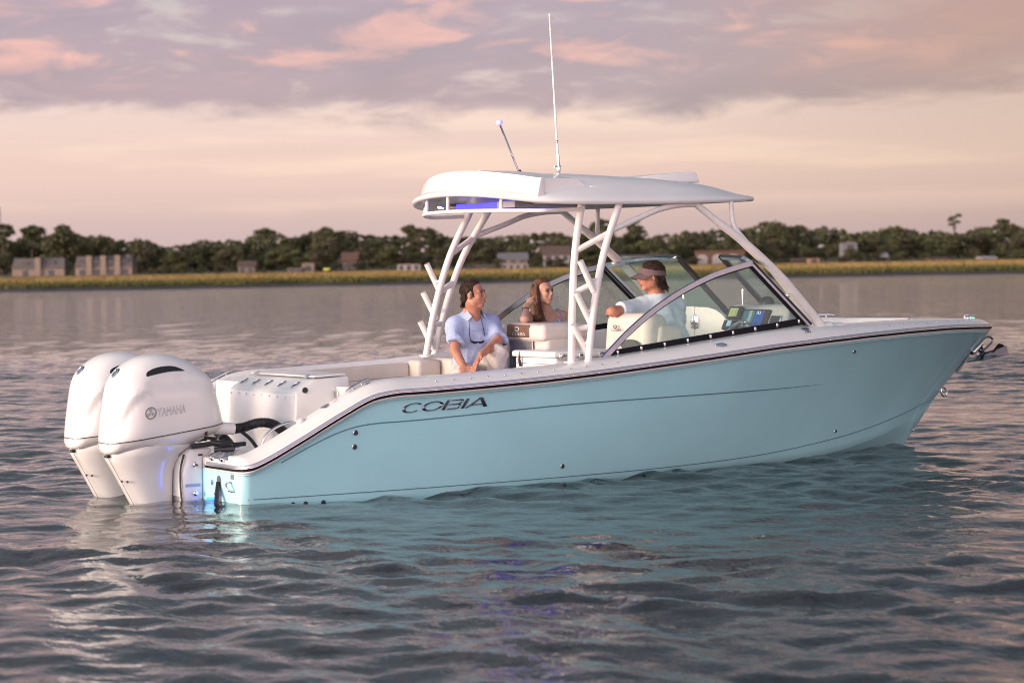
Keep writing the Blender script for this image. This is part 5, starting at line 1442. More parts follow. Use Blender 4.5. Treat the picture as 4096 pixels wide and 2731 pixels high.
class Sdf:
    def __init__(s): s.pr = []
    def _a(s, lo, hi, fn, k, op='add'): s.pr.append((np.array(lo, float), np.array(hi, float), fn, k, op)); return s
    def cap(s, a, b_, ra, rb, k=.012, op='add', flat=False):
        a, b_ = np.array(a, float), np.array(b_, float); r = max(ra, rb); d = b_ - a; L2 = max(d @ d, 1e-9); L = math.sqrt(L2)
        def fn(p):
            tt = ((p - a) @ d) / L2; t_ = np.clip(tt, 0, 1); e = np.linalg.norm(p - a - t_[..., None] * d, axis=-1) - (ra + (rb - ra) * t_)
            if flat: e = np.maximum(e, np.maximum(-tt * L - (0 if flat in (1, 'both') else ra), (tt - 1) * L - (0 if flat in (2, 'both') else rb)))
            return e
        return s._a(np.minimum(a, b_) - r, np.maximum(a, b_) + r, fn, k, op)
    def ell(s, c_, r, k=.012, op='add', R=None):
        c_, r = np.array(c_, float), np.array(r, float); Rm = None if R is None else np.array(R); m_ = r.max()
        def fn(p):
            q = p - c_
            if Rm is not None: q = q @ Rm            # columns of R = local axes
            k0 = np.linalg.norm(q / r, axis=-1); k1 = np.linalg.norm(q / (r * r), axis=-1); return k0 * (k0 - 1) / (k1 + 1e-9)
        return s._a(c_ - m_, c_ + m_, fn, k, op)
    def fun(s, lo, hi, fn, k=.005, op='add'): return s._a(lo, hi, fn, k, op)
    def mesh(s, h, pad=.03, disp=None):
        adds = [p for p in s.pr if p[4] == 'add']; lo = np.min([p[0] for p in adds], 0) - pad; hi = np.max([p[1] for p in adds], 0) + pad
        n = np.ceil((hi - lo) / h).astype(int) + 1; D = np.full(n, .5, np.float32)
        ax = [lo[k] + h * np.arange(n[k]) for k in range(3)]
        for l, hh, fn, k, op in s.pr:
            m_ = .03 + 2 * k; i0 = np.clip(((l - m_ - lo) / h).astype(int), 0, n); i1 = np.clip(((hh + m_ - lo) / h).astype(int) + 2, 0, n)
            if (i1 <= i0).any(): continue
            sl_ = tuple(slice(a, b_) for a, b_ in zip(i0, i1)); G = np.stack(np.meshgrid(*[ax[q][sl_[q]] for q in range(3)], indexing='ij'), -1)
            d = fn(G); o = D[sl_]
            if op == 'add': hmix = np.clip(.5 + .5 * (o - d) / k, 0, 1); D[sl_] = o * (1 - hmix) + d * hmix - k * hmix * (1 - hmix)
            elif op == 'sub': hmix = np.clip(.5 - .5 * (o + d) / k, 0, 1); D[sl_] = o * (1 - hmix) - d * hmix + k * hmix * (1 - hmix)
            elif op == 'cut': D[sl_] = np.maximum(o, d)
        if disp is not None:
            G = np.argwhere(np.abs(D) < .03); pts = lo + G * h; D[tuple(G.T)] += disp(pts)
        return surface_nets(D, lo, h)
    def build(s, name, mt, parent, h=.005, disp=None):
        P, F = s.mesh(h, disp=disp); return ob(name, P, F, mt, parent, True)


def wrinkle(amp, fr, seed):
    r = np.random.default_rng(seed); K = r.normal(0, 1, (7, 3)) * np.array((1, 1, .55)); K = K / np.linalg.norm(K, axis=1)[:, None] * fr * r.uniform(.5, 1.6, (7, 1)); ph = r.uniform(0, 6.3, 7)
    def fn(p):
        w = p + .02 * np.sin(p[:, [1, 2, 0]] * 17 + 1.3); s_ = 0
        for k, q in zip(K, ph): s_ = s_ + np.abs(np.sin(w @ k + q)) - .64
        return amp * s_ / 2.2
    return fn


def head_frame(c_, face, up=(0, 0, 1)):
    f_ = Vector(face).normalized(); u_ = Vector(up); l_ = u_.cross(f_).normalized(); u_ = f_.cross(l_)
    return np.array(c_), np.array((f_, l_, u_)).T        # columns: forward, left, up


def add_head(sd_, c_, R, fem=False, s=1.0):
    T = lambda p: c_ + R @ (np.array(p) * s); E = lambda p, r, k=.014, op='add': sd_.ell(T(p), np.array(r) * s, k, op, R); C = lambda a, b_, ra, rb, k=.010, op='add': sd_.cap(T(a), T(b_), ra * s, rb * s, k, op)
    j = .92 if fem else 1.0
    E((-.014, 0, .034), (.093, .074, .083)); E((.026, 0, -.032), (.062, .057 * j, .080), .02); E((.062, 0, -.098), (.021, .026 * j, .018), .022)
    for y in (-1, 1):
        E((.004, .045 * y * j, -.066), (.030, .018, .026), .025); E((.060, .034 * y, -.020), (.022, .022, .024), .02)
        C((.083, .014 * y, .030), (.068, .046 * y, .026), .009, .008, .014)
        E((-.010, .075 * y, -.006), (.017, .009, .031), .006); E((-.006, .0855 * y, -.004), (.007, .003, .016), .003, 'sub')
    for y in (-1, 1): E((.098, .031 * y, .010), (.018, .017, .012), .010, 'sub')
    C((.087, 0, .014), (.106, 0, -.021), .0075, .0115 * (.9 if fem else 1), .012)
    for y in (-1, 1): E((.097, .011 * y, -.026), (.011, .008, .007), .006)
    E((.087, 0, -.043), (.012, .020, .016), .012)
    E((.090, 0, -.0565), (.0085, .021, .0055), .006); E((.0885, 0, -.0685), (.0085, .017, .006), .006)
    E((.100, 0, -.0625), (.012, .024, .0022), .003, 'sub')
    return T


def face_parts(parent, T, R, c_, iris, brow, lip, gaze=(1, .0, 0), brow_up=0.0, smile=0.0, s=1.0):
    ew = mat('eye_white', (.28, .24, .22), .3); 
    for y in (-1, 1):
        p = T((.0765, .031 * y, .0095)); e = MB().lathe([(.0105 * math.sin(a), -.0105 * math.cos(a)) for a in np.linspace(.02, PI - .02, 9)], p, (0, 0, 1), 12).build('eye', ew, parent)
        g = R @ np.array((gaze[0], gaze[1], gaze[2])); g = g / np.linalg.norm(g); ip = p + g * .0074
        MB().lathe([(.0062, 0), (.0058, .0022), (.002, .0034)], tuple(ip), tuple(g), 12).build('iris', iris, e)
        MB().tube([T((.0855, .017 * y, .0155)), T((.0880, .031 * y, .0195)), T((.0800, .046 * y, .0135))], [.0026, .0042, .0026], 6).build('upper_lid', mat('lash_dark', (.04, .025, .02), .6), e)
        MB().tube([T((.0935, .014 * y, .0275 + brow_up)), T((.0915, .030 * y, .0335 + brow_up)), T((.0785, .048 * y, .0285 + brow_up))], [.0024, .0030, .0014], 7).build('eyebrow', brow, parent)
    L = MB(); w = .022
    L.tube([T((.0865, -w, -.0605 + smile)), T((.0965, -.010, -.0565)), T((.0985, 0, -.0580)), T((.0965, .010, -.0565)), T((.0865, w, -.0605 + smile))], [.0012, .0036, .0036, .0036, .0012], 8)
    L.tube([T((.0865, -w, -.0615 + smile)), T((.0950, -.010, -.0680)), T((.0970, 0, -.0690)), T((.0950, .010, -.0680)), T((.0865, w, -.0615 + smile))], [.0012, .0042, .0046, .0042, .0012], 8)
    L.build('lips', lip, parent)


def add_hand(sd_, wr, kn, tip_dir, across, size=1.0, curl=.6, thumb=1):
    """wrist, knuckle centre, direction the fingers point, direction across the palm towards the thumb; returns fingertip points"""
    wr, kn = np.array(wr, float), np.array(kn, float); d = kn - wr; d /= np.linalg.norm(d); a = np.array(across, float); a -= d * (a @ d); a /= np.linalg.norm(a); n_ = np.cross(d, a)
    td = np.array(tip_dir, float); td /= np.linalg.norm(td)
    for o_ in (-.024, 0, .022): sd_.cap(wr + a * o_ * .6, kn + a * o_ * 1.2, .015 * size, .013 * size, .010)
    tips = []
    for i, o_ in enumerate((.031, .011, -.010, -.029)):
        L = (.040, .046, .042, .033)[i] * size; b_ = kn + a * o_ * size
        d1 = d * (1 - curl * .5) + td * curl * .5; d1 /= np.linalg.norm(d1); p1 = b_ + d1 * L; d2 = d * (1 - curl) + td * curl; d2 /= np.linalg.norm(d2); p2 = p1 + d2 * L * .75
        d3 = td; p3 = p2 + d3 * L * .45
        sd_.cap(b_, p1, .0094 * size, .0086 * size, .004); sd_.cap(p1, p2, .0086 * size, .0078 * size, .003); sd_.cap(p2, p3, .0078 * size, .0066 * size, .003); tips.append(p3)
    t0 = wr + d * .028 * size + a * .030 * size * thumb; t1 = t0 + (d * .028 + a * .022 * thumb) * size; t2 = t1 + (d * .55 + td * .45) * .030 * size
    sd_.cap(wr + d * .012 + a * .016 * thumb, t0, .014 * size, .0125 * size, .008); sd_.cap(t0, t1, .0120 * size, .0100 * size, .004); sd_.cap(t1, t2, .0098 * size, .0078 * size, .003)
    return tips


def skin_mat(name, c1, c2): return mat(name, c1, .48, col2=c2, vscale=16, bump=.06, bscale=300, sub=.12)


def cloth(name, c_, rough=.85): return mat(name, c_, rough, var=.07, vscale=9, bump=.45, bscale=34, spec=.2)


A_ = lambda *p: np.array(p, float)
# ---- seated man in a blue polo shirt and cream trousers
M1 = empty('person', (3.03, .70, .65)); tag(M1, 'man in light blue polo shirt and cream trousers, sitting with one knee up', 'person')


def world_parts(fn, root):
    """build in world metres, then hang under the root"""
    n0 = set(o.name for o in COL.objects); fn()
    for o in [o for o in COL.objects if o.name not in n0]:
        if o.parent is root: o.matrix_parent_inverse = Matrix.Translation(-Vector(root.location))


def man():
    hc, R = head_frame((2.965, .50, 1.452), (.60, -.80, .03), (-.10, .02, 1))
    skin = skin_mat('tanned_skin', (.50, .235, .150), (.43, .19, .12)); hairm = mat('dark_brown_hair', (.026, .015, .011), .65, col2=(.055, .032, .021), vscale=45, bump=.6, bscale=260, spec=.25)
    B_ = Sdf(); T = add_head(B_, hc, R)
    nb = A_(2.985, .585, 1.275); B_.cap(T((-.022, 0, -.05)), nb, .057, .064, .02); B_.cap(T((.02, 0, -.075)), nb + A_(.01, -.03, 0), .04, .05, .02)
    Rsh, Lsh, ch, pv = A_(2.845, .62, 1.195), A_(3.195, .60, 1.205), A_(3.02, .64, 1.08), A_(3.05, .72, .79)
    B_.cap(Rsh, Lsh, .06, .06, .04); B_.cap(ch, pv, .12, .13, .05); B_.cap(nb, ch, .07, .10, .04)
    Rel, Rwr = A_(2.752, .46, .985), A_(2.745, .30, .845); B_.cap(Rsh, Rel, .050, .040, .02); B_.cap(Rel, Rwr, .0425, .029, .015)
    Lel, Lwr = A_(3.135, .40, 1.055), A_(2.885, .26, .955); B_.cap(Lsh, Lel, .050, .042, .02); B_.cap(Lel, Lwr, .044, .029, .015)
    add_hand(B_, Lwr + A_(-.008, -.004, -.006), A_(2.808, .215, .888), (-.25, .05, -1), (-.1, -.95, .15), 1.0, .75, 1)
    add_hand(B_, Rwr, A_(2.785, .235, .790), (.6, -.1, -.7), (.5, -.6, .5), 1.0, .5, 1)
    # legs inside the trousers, ankles and feet down at the cockpit sole
    for hip, kn, an_ in (((3.13, .70, .79), (3.08, .31, .955), (3.05, .36, .50)), ((2.97, .70, .79), (2.74, .32, .80), (2.76, .38, .34))):
        B_.cap(hip, kn, .075, .055, .03); B_.cap(kn, an_, .052, .036, .02); B_.cap(an_, A_(*an_) + A_(.0, -.13, -.05), .036, .028, .02)
    body = B_.build('body', skin, M1, .0052)
    dk = mat('iris_dark', (.045, .03, .02), .2)
    face_parts(body, T, R, hc, dk, hairm, mat('man_lips', (.42, .15, .12), .45), (1, .25, .02), .002, .006)
    # short hair, receding at the temples
    H = Sdf(); H.ell(T((-.017, 0, .036)), (.103, .083, .091), .004, 'add', R); H.cap(T((-.075, -.04, -.03)), T((-.075, .04, -.03)), .032, .032, .02); H.cap(T((-.085, 0, -.04)), T((-.078, 0, -.085)), .03, .022, .02)
    iR = R
    def cutf(p): q = (p - hc) @ iR; return np.minimum(.05, np.maximum(q[..., 0] - (.058 + (q[..., 2] - .10) * .55 - np.abs(np.abs(q[..., 1]) - .02) * .45) , -1))
    H.fun(hc - .2, hc + .2, lambda p: np.where(((p - hc) @ iR)[..., 2] > .015, cutf(p), ((p - hc) @ iR)[..., 0] + .026), 0, 'cut')
    for y in (-1, 1): H.cap(T((.010, .064 * y, .060)), T((.021, .0625 * y, -.012)), .014, .0075, .010)
    rr = np.random.default_rng(3); 
    def strands(p): q = (p - hc) @ iR; return .0014 * np.sin(q[:, 1] * 170 + 4 * np.sin(q[:, 0] * 60) + 4 * np.sin(q[:, 2] * 52)) * np.sin(q[:, 0] * 120 + 3 * np.sin(q[:, 1] * 60)) + .0010 * np.sin(q[:, 0] * 260 + q[:, 2] * 310 + 3 * np.sin(q[:, 1] * 90))
    hr_ = H.build('hair', hairm, M1, .0038, strands)
    L = MB()
    for k in range(150):                                            # loose curls over the crown and at the nape
        a = rr.uniform(-2.6, 2.6); e = rr.uniform(-.5, 1.25); d = np.array((-math.cos(a) * math.cos(e), math.sin(a) * math.cos(e), math.sin(e)))
        b0 = np.array((-.017, 0, .036)) + d * np.array((.101, .081, .089))
        if b0[0] > .035 - .4 * abs(b0[1]) or (b0[2] < .02 and b0[0] > -.03): continue
        tg = np.cross(d, rr.normal(0, 1, 3)); tg /= np.linalg.norm(tg); ln = rr.uniform(.018, .034)
        L.tube([T(b0 - tg * ln * .5), T(b0 + d * .006), T(b0 + tg * ln * .5 + d * .003 + A_(0, 0, -.010))], [.003, .0042, .0012], 4)
    for k in range(40):
        y_ = rr.uniform(-.055, .055); L.tube([T((-.088, y_, -.05)), T((-.096 - rr.uniform(0, .01), y_, -.085)), T((-.090 - rr.uniform(0, .016), y_ + rr.normal(0, .006), -.108))], [.006, .0055, .0012], 4)
    L.build('hair_curls', hairm, M1)
    # polo shirt
    sh_ = cloth('pale_blue_polo', (.40, .47, .66)); P_ = Sdf()
    P_.cap(Rsh + A_(.03, 0, .0), Lsh + A_(-.03, 0, 0), .075, .075, .04); P_.ell((3.02, .62, 1.07), (.185, .13, .20), .04); P_.ell((3.045, .665, .90), (.185, .145, .16), .05); P_.cap(nb + A_(0, .01, -.02), ch, .085, .12, .05)
    P_.cap(nb + A_(-.06, .01, -.02), Rsh, .045, .068, .03); P_.cap(nb + A_(.06, .01, -.02), Lsh, .045, .068, .03)
    r_end = Rsh + (Rel - Rsh) * .72; l_end = Lsh + (Lel - Lsh) * .86
    P_.cap(Rsh, r_end, .074, .074, .03, 'add', 2); P_.cap(Lsh, l_end, .074, .072, .03, 'add', 2)
    P_.cap(nb + A_(.006, -.02, -.008), nb + A_(-.012, -.03, .16), .062, .075, .012, 'sub'); P_.cap(nb + A_(.035, -.125, -.085), nb + A_(.01, -.08, .04), .012, .06, .012, 'sub')
    fold = wrinkle(.024, 22, 5)
    P_.build('polo_shirt', sh_, M1, .0052, lambda p: fold(p) * np.clip((1.22 - p[:, 2]) * 6, .15, 1))
    # collar wings and placket
    nk = nb + A_(.004, -.012, .005)
    for sgn, pts in ((-1, [(-.060, .03, .045), (-.068, -.03, .035), (-.050, -.085, -.015), (-.085, -.07, -.055), (-.100, -.01, -.02)]), (1, [(.066, .03, .05), (.076, -.03, .035), (.062, -.088, -.010), (.105, -.075, -.045), (.108, -.01, -.012)])):
        q = [nk + A_(*p) for p in pts]; q2 = [p + A_(.006 * sgn, -.008, .004) for p in q]
        MB().add([tuple(p) for p in q + q2], [(0, 1, 2, 3, 4), (9, 8, 7, 6, 5)] + [(k, (k + 1) % 5, 5 + (k + 1) % 5, 5 + k) for k in range(5)]).build('collar', sh_, M1, True, 50)
    MB().lathe([(.005, 0), (.005, .002)], (3.005, .478, 1.10), (0, -1, .1), 10).build('button', mat('pearl_button', (.75, .74, .72), .3), M1)
    # trousers
    tm_ = cloth('cream_trousers', (.62, .55, .475)); Q = Sdf(); Q.ell((3.05, .72, .79), (.175, .14, .125), .04)
    Q.cap((3.13, .68, .80), (3.085, .33, .945), .095, .078, .04); Q.cap((3.085, .33, .945), (3.055, .36, .56), .080, .062, .03, 'add', 2)
    Q.cap((2.97, .68, .80), (2.755, .34, .79), .095, .078, .04); Q.cap((2.755, .34, .79), (2.765, .38, .42), .078, .062, .03, 'add', 2)
    f2 = wrinkle(.014, 24, 9); Q.build('trousers', tm_, M1, .0056, f2)
    sho = mat('tan_shoe', (.20, .12, .07), .6)
    for an_ in ((3.05, .36, .50), (2.76, .38, .34)):
        sd_ = Sdf(); sd_.cap(A_(*an_) + A_(0, .03, -.055), A_(*an_) + A_(0, -.14, -.075), .04, .032, .02); sd_.build('shoe', sho, M1, .008)
    # wedding ring
    MB().tube([(2.795 + .0 * a, .2135 + .0105 * math.cos(a), .862 + .0105 * math.sin(a)) for a in np.linspace(0, 2 * PI, 14)], .0022, 6, False).build('ring', mat('gold', (.80, .55, .22), .25, metal=1), M1)


world_parts(man, M1)
# sunglasses hanging on a cord at his chest
SG = empty('sunglasses', (2.99, .49, 1.06)); tag(SG, 'dark sunglasses hanging on a cord over the man\'s polo shirt', 'sunglasses')
def glasses():
    c_ = A_(2.985, .478, 1.058)
    for sgn in (-1, 1):
        MB().tube(spline([(2.985 + sgn * .005, .478, 1.052), (2.985 + sgn * .03, .479, 1.048), (2.985 + sgn * .058, .485, 1.060), (2.985 + sgn * .066, .49, 1.075)], 5), [.007, .008, .009, .0095, .0095, .0095, .0095, .0095, .009, .0085, .008, .007, .006, .005, .004, .003][:16], 8).build('lens', mat('dark_lens', (.02, .015, .025), .08), SG)
        MB().tube(spline([(2.985 + sgn * .066, .49, 1.075), (2.985 + sgn * .072, .492, 1.12), (2.985 + sgn * .066, .500, 1.175)], 6), .0032, 7).build('temple_arm', black_pl, SG)
        MB().tube(spline([(2.985 + sgn * .066, .500, 1.175), (2.985 + sgn * .062, .515, 1.23), (2.985 + sgn * .060, .55, 1.285)], 6), .0022, 6).build('cord', black_pl, SG)
    MB().tube(spline([(2.925, .495, 1.155), (2.985, .484, 1.148), (3.05, .495, 1.165)], 6), .002, 6).build('retainer_cord', mat('pale_cord', (.45, .42, .36), .7), SG)
world_parts(glasses, SG)

# ---- young woman leaning on the seat back
M2 = empty('person', (3.90, .80, .70)); tag(M2, 'young woman with long brown hair resting her cheek by her fist on the seat back', 'person')


def woman():
    hc, R = head_frame((3.785, .70, 1.458), (.22, -.97, -.03), (-.10, -.03, 1)); s = .93
    skin = skin_mat('fair_skin', (.60, .36, .265), (.54, .305, .215)); B_ = Sdf(); T = add_head(B_, hc, R, True, s)
    nb = A_(3.835, .765, 1.30); B_.cap(T((-.02, 0, -.05)), nb, .045, .05, .02)
    Rsh, Lsh, ch, pv = A_(3.70, .80, 1.235), A_(3.985, .735, 1.245), A_(3.855, .775, 1.12), A_(3.92, .83, .80)
    B_.cap(Rsh, Lsh, .045, .048, .04); B_.ell((3.85, .77, 1.19), (.12, .075, .10), .04); B_.cap(ch, pv, .105, .12, .05); B_.cap(nb, ch, .05, .08, .04)
    Rel, Rwr = A_(3.425, .44, 1.232), A_(3.525, .555, 1.345); B_.cap(Rsh, A_(3.56, .62, 1.215), .046, .042, .02); B_.cap(A_(3.56, .62, 1.215), Rel, .042, .036, .02); B_.cap(Rel, Rwr, .038, .0245, .015)
    add_hand(B_, Rwr, A_(3.585, .590, 1.405), (.55, .2, -.8), (.3, -.8, .2), .86, 1.0, 1)
    Lel, Lwr = A_(3.985, .66, 1.03), A_(3.86, .55, .95); B_.cap(Lsh, Lel, .042, .034, .02); B_.cap(Lel, Lwr, .034, .024, .015); add_hand(B_, Lwr, A_(3.80, .52, .92), (-.6, -.4, -.5), (0, -.8, .5), .86, .5, 1)
    for hip, kn, an_ in (((3.85, .80, .78), (4.20, .55, .78), (4.25, .5, .38)), ((3.98, .80, .78), (4.32, .62, .78), (4.36, .58, .38))):
        B_.cap(hip, kn, .07, .052, .03); B_.cap(kn, an_, .05, .034, .02); B_.cap(an_, A_(*an_) + A_(.11, -.05, -.05), .034, .026, .02)
    body = B_.build('body', skin, M2, .005)
    hairm = mat('long_brown_hair', (.080, .040, .023), .5, col2=(.17, .088, .05), vscale=30, bump=.5, bscale=200, spec=.35)
    face_parts(body, T, R, hc, mat('iris_brown', (.05, .03, .02), .2), mat('brow_brown', (.09, .05, .035), .6), mat('woman_lips', (.50, .19, .17), .4), (1, -.12, .02), .001, -.001, s)
    H = Sdf(); H.ell(T((-.020, 0, .038)), A_(.106, .085, .092) * s, .004, 'add', R)
    iR = R; H.fun(hc - .2, hc + .2, lambda p: (((p - hc) @ iR)[..., 0] - (.060 + (((p - hc) @ iR)[..., 2] - .085) * .72 - np.abs(((p - hc) @ iR)[..., 1]) * .62)), 0, 'cut')
    H.cap(T((-.06, .045, .0)), T((-.08, .05, -.15)), .05, .05, .03); H.cap(T((-.06, -.05, .0)), T((-.05, -.075, -.12)), .048, .042, .03); H.cap(T((-.08, 0, .0)), T((-.09, 0, -.17)), .06, .055, .03)
    H.cap(T((-.014, -.076, .045)), T((-.004, -.086, -.10)), .018, .022, .02); H.cap(T((-.004, -.086, -.10)), T((.030, -.105, -.235)), .024, .028, .02); H.cap(T((.035, -.105, -.235)), T((.055, -.090, -.285)), .028, .010, .02)
    H.cap(T((-.04, -.095, -.10)), T((-.01, -.125, -.245)), .034, .030, .02)
    def strands(p): q = (p - hc) @ iR; return .0008 * np.sin(q[:, 1] * 300 + q[:, 0] * 240 + 1.5 * np.sin(q[:, 2] * 14) + 2 * np.sin(q[:, 0] * 45)) + .001 * np.sin(q[:, 0] * 520 + 4 * np.sin(q[:, 2] * 20))
    hr_ = H.build('hair', hairm, M2, .004, strands)
    r = np.random.default_rng(11); L = MB()
    for k in range(240):                                             # loose locks
        y0 = -r.uniform(.060, .085); x0 = r.uniform(-.06, .012); z0 = r.uniform(.02, .08); e = r.normal(0, .012, 3)
        pts = [T((x0, y0, z0)), T((x0 + .006 + e[0] * .4, y0 - .012, z0 - .10)), T((x0 + .018 + e[0], y0 - .022 + e[1], -.12)), T((x0 + .035 + e[0] * 1.5, y0 - .03 + e[1] * 1.5, -.20)), T((x0 + .045 + e[0] * 2 + .012 * math.sin(k), y0 - .022 + e[1] * 2, -.255 - r.uniform(0, .04)))]
        L.tube(spline(pts, 4), list(np.linspace(.0022, .0008, 17)), 3)
    L.build('hair_locks', hairm, M2)
    dress = mat('floral_dress', (.68, .74, .82), .8, col2=(.25, .40, .68), vscale=30); D_ = Sdf(); D_.ell((3.875, .765, 1.13), (.128, .108, .14), .03); D_.cap((3.87, .785, 1.02), (3.92, .83, .80), .125, .15, .05)
    D_.cap((3.90, .80, .82), (4.22, .60, .80), .14, .11, .04)
    D_.fun(A_(3.6, .5, .95), A_(4.2, 1.1, 1.35), lambda p: (p[..., 2] - (1.20 + .055 * np.clip((p[..., 0] - 3.88) / .07, -1, 1) * np.clip((.78 - p[..., 1]) * 20, 0, 1))), 0, 'cut')
    D_.build('dress', dress, M2, .006, wrinkle(.004, 30, 4))
    for pts in ([(3.945, .645, 1.13), (3.955, .675, 1.22), (3.945, .735, 1.305), (3.95, .80, 1.27)], [(3.80, .665, 1.12), (3.77, .70, 1.22), (3.755, .765, 1.29), (3.77, .83, 1.25)]):
        MB().tube(spline(pts, 6), .006, 6).build('dress_strap', mat('strap_blue', (.22, .32, .60), .8), M2)
    ad = (Rwr - Rel) / np.linalg.norm(Rwr - Rel)
    for t_, mt_, rr_, nm in ((.62, mat('watch_strap', (.16, .07, .05), .6), .0345, 'watch'), (.90, mat('bracelet_tan', (.45, .25, .15), .6), .0285, 'bracelet'), (.99, mat('bracelet_green', (.25, .42, .25), .5), .028, 'bracelet')):
        c_ = Rel + (Rwr - Rel) * t_; x, y, _ = frame(ad); w_ = MB().tube([tuple(Vector(c_) + (x * math.cos(a) + y * math.sin(a)) * rr_) for a in np.linspace(0, 2 * PI, 20)], .0045, 6, False).build(nm, mt_, M2)
        if nm == 'watch': MB().lathe([(.014, 0), (.014, .004), (.011, .005)], tuple(Vector(c_) + Vector((.5, -.8, .1)).normalized() * rr_), (.5, -.8, .1), 14).build('watch_face', mat('watch_white', (.78, .76, .74), .25), w_)


world_parts(woman, M2)

# ---- helmsman seen from behind, in a visor
M3 = empty('person', (4.30, -.42, .80)); tag(M3, 'man in a mauve sun visor and pale aqua shirt, seen from behind at the helm', 'person')


def helmsman():
    hc, R = head_frame((4.135, -.42, 1.575), (-.93, .36, -.05), (.06, 0, 1)); skin = skin_mat('ruddy_skin', (.50, .225, .15), (.44, .185, .12))
    B_ = Sdf(); T = add_head(B_, hc, R); nb = A_(4.20, -.42, 1.405); B_.cap(T((-.022, 0, -.05)), nb, .057, .064, .02)
    Lsh, Rsh, ch, pv = A_(4.04, -.39, 1.325), A_(4.43, -.37, 1.325), A_(4.255, -.40, 1.19), A_(4.33, -.42, .88)
    B_.cap(Lsh, Rsh, .06, .06, .04); B_.cap(ch, pv, .125, .13, .05); B_.cap(nb, ch, .07, .1, .04)
    Lel, Lwr = A_(3.735, -.44, 1.295), A_(3.86, -.20, 1.285); B_.cap(Lsh, Lel, .052, .042, .02); B_.cap(Lel, Lwr, .043, .029, .015); add_hand(B_, Lwr, A_(3.91, -.13, 1.285), (.5, .7, -.5), (.7, -.3, .6), 1.0, .4, 1)
    Rel, Rwr = A_(4.52, -.25, 1.10), A_(4.44, -.06, 1.10); B_.cap(Rsh, Rel, .050, .042, .02); B_.cap(Rel, Rwr, .043, .029, .015); add_hand(B_, Rwr, A_(4.40, .01, 1.09), (-.6, .3, -.5), (0, .3, .9), 1.0, .5, 1)
    for hip, kn, an_ in (((4.27, -.45, .86), (4.18, -.03, .84), (4.2, .0, .40)), ((4.42, -.40, .86), (4.44, .02, .84), (4.45, .05, .40))):
        B_.cap(hip, kn, .08, .06, .03); B_.cap(kn, an_, .055, .038, .02); B_.cap(an_, A_(*an_) + A_(-.03, .13, -.05), .036, .03, .02)
    body = B_.build('body', skin, M3, .0054)
    hairm = mat('shaggy_brown_hair', (.024, .013, .009), .6, col2=(.055, .030, .020), vscale=40, bump=.6, bscale=240, spec=.25)
    face_parts(body, T, R, hc, mat('iris_dark', (.045, .03, .02), .2), hairm, mat('man_lips', (.42, .15, .12), .45))
    H = Sdf(); H.ell(T((-.020, 0, .040)), (.110, .089, .094), .004, 'add', R); iR = R
    H.fun(hc - .2, hc + .2, lambda p: np.where(((p - hc) @ iR)[..., 2] > .03, ((p - hc) @ iR)[..., 0] - .062, ((p - hc) @ iR)[..., 0] + .003), 0, 'cut')
    H.cap(T((-.078, -.045, -.035)), T((-.078, .045, -.035)), .036, .036, .02); H.cap(T((-.095, -.03, -.07)), T((-.105, .03, -.085)), .026, .024, .02); H.cap(T((-.10, .0, -.06)), T((-.125, .01, -.115)), .03, .012, .02)
    for y in (-1, 1): H.cap(T((-.03, .082 * y, -.02)), T((-.05, .080 * y, -.075)), .016, .010, .02)
    def strands(p): q = (p - hc) @ iR; return .0018 * np.sin(q[:, 1] * 330 + 3 * np.sin(q[:, 0] * 50) + 3 * np.sin(q[:, 2] * 45)) + .0025 * np.sin(q[:, 0] * 90 + q[:, 2] * 110 + 2 * np.sin(q[:, 1] * 70))
    H.build('hair', hairm, M3, .004, strands)
    r = np.random.default_rng(5); L = MB()
    for k in range(60):
        a = r.uniform(-1.7, 1.7); b0 = (-.02 - .085 * math.cos(a), .085 * math.sin(a), r.uniform(-.05, -.01)); ln = r.uniform(.06, .11)
        L.tube(spline([T(b0), T((b0[0] * 1.12 - .01, b0[1] * 1.1, b0[2] - ln * .5)), T((b0[0] * 1.2 - .015 + r.normal(0, .008), b0[1] * 1.12 + r.normal(0, .008), b0[2] - ln))], 4), list(np.linspace(.005, .0012, 9)), 4)
    L.build('hair_ends', hairm, M3)
    # visor: band and bill
    vm = cloth('mauve_visor', (.165, .115, .12)); v = []; N = 40
    for k in range(N):
        a = 2 * PI * k / N; rx, ry = .108, .089; x, y = -.018 + rx * math.cos(a), ry * math.sin(a); hh = .026 + .020 * max(0, math.cos(a)); zc_ = .032 + .012 * math.cos(a)
        for q, e in ((-1, .0), (1, .0), (1, .006), (-1, .006)): v.append(T((x + math.cos(a) * (e - q * .003), y + math.sin(a) * e, zc_ + q * hh * (.62 if q < 0 else 1) - .01)))
    band = ob('visor_band', [tuple(p) for p in v], grid_faces(N, 4, True, True), vm, M3, True, 50)
    bl_ = []
    for i in range(6):
        for j in range(15):
            a = rad(-72 + 144 * j / 14); e = i / 5; x = -.018 + .110 * math.cos(a) + e * .085 * math.cos(a * .45) ** 1.5; y = .090 * math.sin(a) * (1 + .03 * e); bl_.append(T((x, y, .026 - e * .030 + .006 * math.cos(a) - .020 * (y / .08) ** 2)))
    bl2_ = [p + R @ A_(0, 0, .004) for p in bl_]; n_ = len(bl_)
    ob('visor_bill', [tuple(p) for p in bl_ + bl2_], grid_faces(6, 15) + [tuple(i + n_ for i in q)[::-1] for q in grid_faces(6, 15)], vm, band, True)
    MB().tube([T((-.075, -.087, .012)), T((-.085, -.080, .012)), T((-.085, -.080, .030)), T((-.075, -.087, .030)), T((-.075, -.087, .012))], .003, 6).build('visor_buckle', mat('buckle_brown', (.16, .09, .09), .4), band)
    # shirt
    sh_ = cloth('pale_aqua_shirt', (.60, .70, .76)); P_ = Sdf()
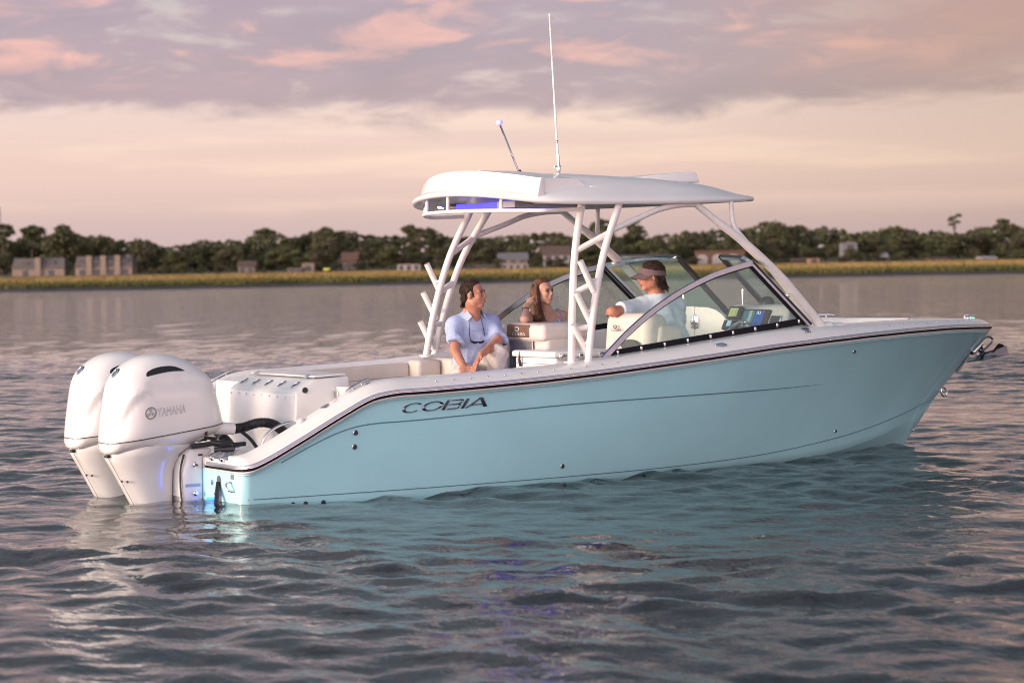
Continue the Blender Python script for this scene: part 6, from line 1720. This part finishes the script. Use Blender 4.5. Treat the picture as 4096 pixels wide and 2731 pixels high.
    P_.cap(Lsh + A_(.03, 0, 0), Rsh + A_(-.03, 0, 0), .078, .078, .04); P_.ell((4.245, -.40, 1.20), (.215, .135, .20), .04); P_.ell((4.305, -.42, 1.00), (.20, .145, .19), .05); P_.ell((4.335, -.42, .87), (.195, .145, .10), .05); P_.cap(nb + A_(0, 0, -.01), ch, .085, .13, .05)
    P_.cap(nb + A_(-.05, 0, -.02), Lsh, .055, .072, .03); P_.cap(nb + A_(.05, 0, -.02), Rsh, .055, .072, .03)
    P_.cap(Lsh, Lsh + (Lel - Lsh) * .72, .076, .070, .03, 'add', 2); P_.cap(Rsh, Rsh + (Rel - Rsh) * .75, .074, .070, .03, 'add', 2)
    P_.cap(nb + A_(-.02, .012, .02), nb + A_(-.03, .015, .12), .062, .072, .012, 'sub')
    fold = wrinkle(.025, 19, 12)
    P_.build('fishing_shirt', sh_, M3, .0054, lambda p: fold(p * np.array((1, 1, 1.5))) * np.clip((1.36 - p[:, 2]) * 5, .15, 1))
    col = [nb + A_(.066 * math.cos(a) - .012, .062 * math.sin(a) - .005, 0) for a in np.linspace(-2.6, 1.0, 18)]
    v = []
    for p in col: v += [tuple(p + A_(0, 0, -.012)), tuple(p + (p - nb) * .16 + A_(0, 0, -.035)), tuple(p + (p - nb) * .05 + A_(0, 0, .022)), tuple(p - (p - nb) * .05 + A_(0, 0, .020))]
    ob('collar', v, grid_faces(18, 4, False, True), sh_, M3, True, 60)
    # back yoke seam, vent and little triangular patch
    pz = lambda x, z: -.40 - .14 * math.sqrt(max(0, 1 - ((x - 4.26) / .235) ** 2)) - .006
    tri = [(4.235, 1.148), (4.305, 1.158), (4.276, 1.098)]; MB().add([(x, pz(x, z) - .004, z) for x, z in tri] + [(x, pz(x, z) + .02, z) for x, z in tri], [(0, 1, 2), (3, 5, 4), (0, 3, 4, 1), (1, 4, 5, 2), (2, 5, 3, 0)]).build('back_patch', mat('patch_grey', (.20, .24, .28), .6), M3, False)
    tr2 = cloth('tan_shorts', (.42, .36, .28)); Q = Sdf(); Q.ell((4.34, -.42, .86), (.18, .14, .11), .04)
    for hip, kn in (((4.27, -.43, .86), (4.19, -.05, .84)), ((4.42, -.40, .86), (4.44, .0, .84))): Q.cap(hip, kn, .10, .075, .04, 'add', 2)
    Q.build('shorts', tr2, M3, .007)


world_parts(helmsman, M3)
